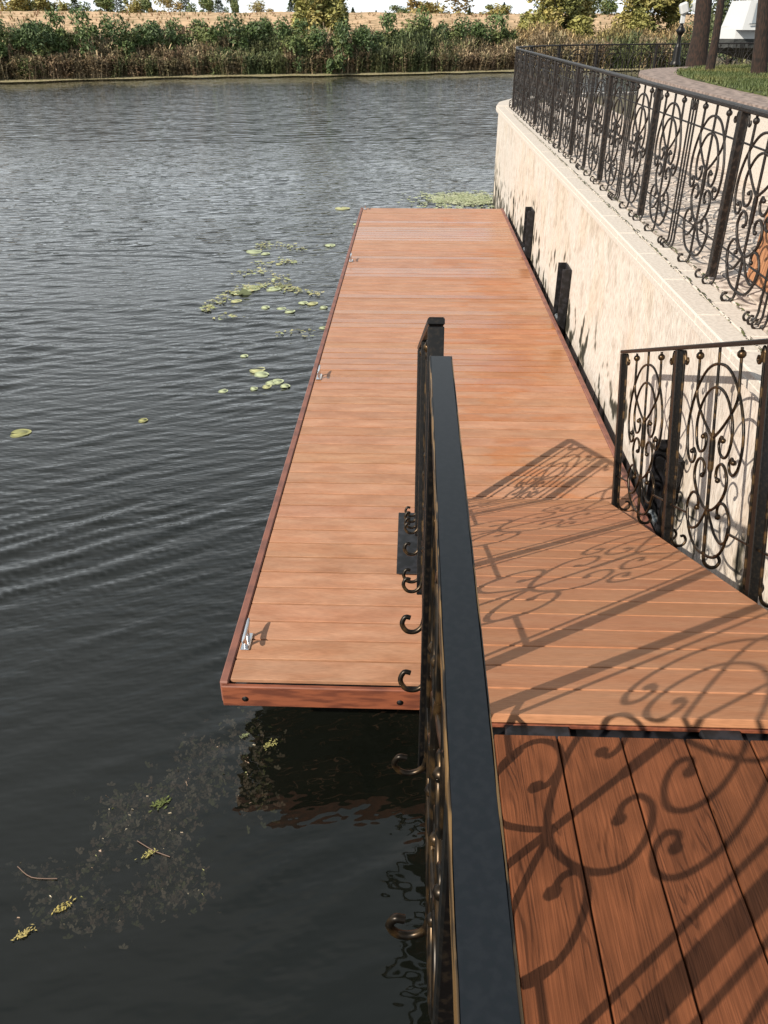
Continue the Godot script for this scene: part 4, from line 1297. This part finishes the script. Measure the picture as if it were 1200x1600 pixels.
func build_floating_plants() -> void:
	var shapes := []
	for k in 5: shapes.append(lily(900 + k))
	var old := lily(910, true)
	var pads := [
		[535, 326, .26, "broad pale lily pad beyond the dock's far left corner"], [556, 351, .10, "small lily pad against the dock's far left rim"],
		[397, 394, .24, "broad pale lily pad leading the far weed patch"], [415, 397, .13, "lily pad touching the broad far pad's right side"], [516, 384, .17, "dark-centred lily pad alone left of the third cleat"], [436, 413, .09, "tiny pad among the far weed specks"], [429, 437, .09, "small pale pad between the two weed rows"],
		[392, 452, .22, "biggest lily pad of the middle weed row"], [428, 452, .19, "lily pad at the crown of the middle weed row"], [370, 458, .15, "lily pad at the left of the middle row beside the folded leaf"],
		[369, 471, .13, "long lily pad under the folded leaf"], [415, 481, .11, "left pad of the scattered row below the weeds"], [440, 483, .11, "upper pad of the overlapping pair below the weeds"], [453, 487, .13, "lower pad of the overlapping pair below the weeds"], [474, 474, .12, "left pad of the upper pair near the dock"], [488, 475, .13, "right pad of the upper pair near the dock"], [506, 481, .10, "small pad nearest the dock rim below the weeds"], [505, 513, .09, "small pad touching the dock rim, midway"], [345, 499, .07, "pale thin pad left below the weed row"],
		[382, 557, .08, "single small pad above the two-pad clump"], [402, 579, .15, "upper pad of the bright green clump"], [409, 586, .15, "lower pad of the bright green clump"], [425, 599, .11, "left pad of the star-shaped clump"], [434, 597, .12, "middle pad of the star-shaped clump"], [446, 604, .09, "right pad of the star-shaped clump"], [417, 605, .09, "lowest pad of the star-shaped clump"], [397, 608, .075, "small round pad left of the star-shaped clump"],
		[349, 612, .085, "yellowish pad left of the lily clumps"]]
	for i in pads.size():
		var p = pads[i]
		var o := part("lily_pad", shapes[i % 5], self, Transform3D(Basis(Vector3.UP, i * 1.3).scaled(Vector3(p[2] * 0.57, 1, p[2] * 0.57)), on_water(p[0], p[1]) + Vector3.UP * 0.007))
		tag(o, p[3], "lily pad", "lily pads afloat left of the dock")
	for p in [[224, 657, .065, "old ringed lily pad left of the yellow pad"], [32, 677, .13, "large brownish lily pad near the left edge"]]:
		tag(part("lily_pad", old, self, Transform3D(Basis(Vector3.UP, p[0]).scaled(Vector3(p[2] * 0.7, 1, p[2] * 0.7)), on_water(p[0], p[1]) + Vector3.UP * 0.003)), p[3], "lily pad", "lily pads afloat left of the dock")
	# folded dark leaf standing up
	var fl := Mesher.new()
	fl.tint = Color(0.06, 0.08, 0.03)
	var prev := []
	for k in 9:
		var t := k / 8.0
		var x := (t - 0.5) * 0.26
		var h := 0.12 * sin(PI * t)
		var row := [fl.put(Vector3(x, 0.0, 0.03), Vector3(0, 0.3, 1)), fl.put(Vector3(x + 0.02, h, -0.02), Vector3(0, 0.6, 1)), fl.put(Vector3(x + 0.01, 0.0, -0.10), Vector3(0, 1, -0.4))]
		if k:
			for q in 2: fl.quad(prev[q], row[q], row[q + 1], prev[q + 1])
		prev = row
	tag(part("folded_leaf", fl.mesh(M.leaf), self, Transform3D(Basis().scaled(Vector3(0.75, 0.6, 0.7)), on_water(380, 460))), "dark folded lily leaf standing up in the middle weed row", "leaf")
	# specks of floating weed, in rows
	var speck := Mesher.new()
	for k in 4:
		var a := rng.randf() * TAU
		var d := Vector3(cos(a), 0.15, sin(a)) * 0.5
		var sd := Vector3(-sin(a), 0, cos(a)) * 0.22
		var t0 := speck.put(Vector3.ZERO, Vector3.UP); var t1 := speck.put(d + sd, Vector3.UP); var t2 := speck.put(d * 1.6, Vector3.UP); var t3 := speck.put(d - sd, Vector3.UP)
		speck.quad(t0, t1, t2, t3)
	var sp := []; var sc := []
	var arcs := [[[318, 488], [345, 468], [382, 450], [430, 446], [478, 456]], [[395, 386], [430, 384], [470, 390]], [[395, 415], [440, 408], [460, 412]], [[370, 430], [420, 425], [450, 440]], [[440, 450], [470, 455], [500, 462]], [[340, 497], [360, 494], [372, 498]], [[430, 523], [465, 520], [490, 524]]]
	var nums := [230, 90, 60, 60, 60, 16, 16]
	for i in arcs.size():
		var pts := []
		for p in arcs[i]: pts.append(Vector2(p[0], p[1]))
		for k in nums[i]:
			var t := rng.randf() * (pts.size() - 1)
			var j := mini(int(t), pts.size() - 2)
			var q: Vector2 = pts[j].lerp(pts[j + 1], t - j) + Vector2(rng.randfn() * 6.0, rng.randfn() * 2.6)
			sp.append(Transform3D(Basis(Vector3.UP, rng.randf() * TAU).scaled(Vector3.ONE * rng.randf_range(0.02, 0.06)), on_water(q.x, q.y) + Vector3.UP * 0.012))
			sc.append([Color(0.34, 0.38, 0.16), Color(0.10, 0.10, 0.05), Color(0.22, 0.22, 0.09), Color(0.42, 0.40, 0.20)][rng.randi() % 4])
	# duckweed mat beyond the dock's end, by the wall
	for k in 1000:
		var q := Vector2(725 + rng.randfn() * 34.0, 312 + rng.randfn() * 5.5)
		if q.x > 775 or q.y < 299 or q.y > 330: continue
		sp.append(Transform3D(Basis(Vector3.UP, rng.randf() * TAU).scaled(Vector3.ONE * rng.randf_range(0.05, 0.11)), on_water(q.x, q.y) + Vector3.UP * 0.012))
		sc.append([Color(0.34, 0.38, 0.22), Color(0.27, 0.31, 0.17), Color(0.40, 0.42, 0.28)][rng.randi() % 3])
	many("floating_weed", speck.mesh(M.leaf), sp, sc)
	# pondweed under the surface, lower left, and beside the dock's front
	var wp := []; var wc := []
	var trails := [[[40, 1360], [90, 1385], [150, 1345], [200, 1290], [240, 1240], [300, 1190]], [[60, 1420], [130, 1430], [200, 1410], [260, 1390], [320, 1380]], [[250, 1250], [270, 1300], [260, 1350], [290, 1390]], [[380, 1120], [400, 1160], [385, 1220], [405, 1255]], [[200, 1290], [180, 1260], [230, 1250]], [[300, 1160], [330, 1180], [320, 1230], [280, 1260]]]
	for i in trails.size():
		var pts := []
		for p in trails[i]: pts.append(Vector2(p[0], p[1]))
		for k in 420:
			var t := rng.randf() * (pts.size() - 1)
			var j := mini(int(t), pts.size() - 2)
			var q: Vector2 = pts[j].lerp(pts[j + 1], t - j) + Vector2(rng.randfn() * 19.0, rng.randfn() * 15.0)
			var at := on_water(q.x, q.y)
			at.y = -rng.randf_range(0.012, 0.05)
			wp.append(Transform3D(Basis(Vector3(rng.randf_range(-1, 1), 1, rng.randf_range(-1, 1)).normalized(), rng.randf() * TAU).scaled(Vector3.ONE * rng.randf_range(0.012, 0.034)), at))
			wc.append([Color(0.40, 0.32, 0.23), Color(0.30, 0.21, 0.15), Color(0.27, 0.28, 0.12), Color(0.46, 0.40, 0.29)][rng.randi() % 4])
	many("pondweed", speck.mesh(M.leaf), wp, wc)
	# tufts that reach the surface
	var tufts := [[252, 1256, 0.055, Color(0.11, 0.14, 0.03), "green weed tuft, uppermost at the lower left"], [232, 1336, 0.032, Color(0.42, 0.38, 0.12), "yellow weed tuft below the green tuft"], [101, 1418, 0.036, Color(0.44, 0.36, 0.10), "yellow weed tuft, second from the left edge"], [38, 1460, 0.036, Color(0.44, 0.36, 0.12), "yellow weed tuft nearest the left edge"], [421, 1164, 0.036, Color(0.36, 0.34, 0.12), "yellow weed tuft in the dark reflection below the dock"], [383, 1150, 0.022, Color(0.30, 0.34, 0.16), "small pale weed tuft below the dock's left corner"]]
	for i in tufts.size():
		var t = tufts[i]
		var m := Mesher.new()
		for k in 46:
			m.tint = t[3] * rng.randf_range(0.35, 0.9); m.tint.a = 1.0
			var along: float = rng.randfn() * t[2] * 0.42
			var c := Vector3(along, 0.004 + rng.randf() * 0.008, -along * 0.6 + rng.randfn() * t[2] * 0.3)
			var a := rng.randf() * TAU
			var d: Vector3 = Vector3(cos(a), rng.randf_range(0.0, 0.5), sin(a)) * t[2] * 0.22
			var sd: Vector3 = Vector3(-sin(a), 0, cos(a)) * t[2] * 0.08
			var n := Vector3(0, 1, 0.3).normalized()
			var q0 := m.put(c - d, n); var q1 := m.put(c + sd, n); var q2 := m.put(c + d, n); var q3 := m.put(c - sd, n)
			m.quad(q0, q1, q2, q3)
		tag(part("weed_tuft", m.mesh(M.leaf), self, Transform3D(Basis(), on_water(t[0], t[1]))), t[4], "water weed", "weed tufts at the surface")
	# thin floating twigs
	for p in [[[215, 1315], [240, 1330], [266, 1340], "thin reddish twig afloat beside the yellow tuft"], [[28, 1355], [50, 1372], [90, 1374], "long thin reddish twig near the left edge"]]:
		var m := Mesher.new()
		m.tint = Color(0.12, 0.075, 0.055)
		var pts := []
		for k in 3: pts.append(on_water(p[k][0], p[k][1]) + Vector3.UP * 0.006)
		var o := pts[1] as Vector3
		for k in 3: pts[k] -= o
		m.tube(smooth(pts, 4), 0.0025, 5)
		tag(part("twig", m.mesh(M.leaf), self, Transform3D(Basis(), o)), p[3], "twig")
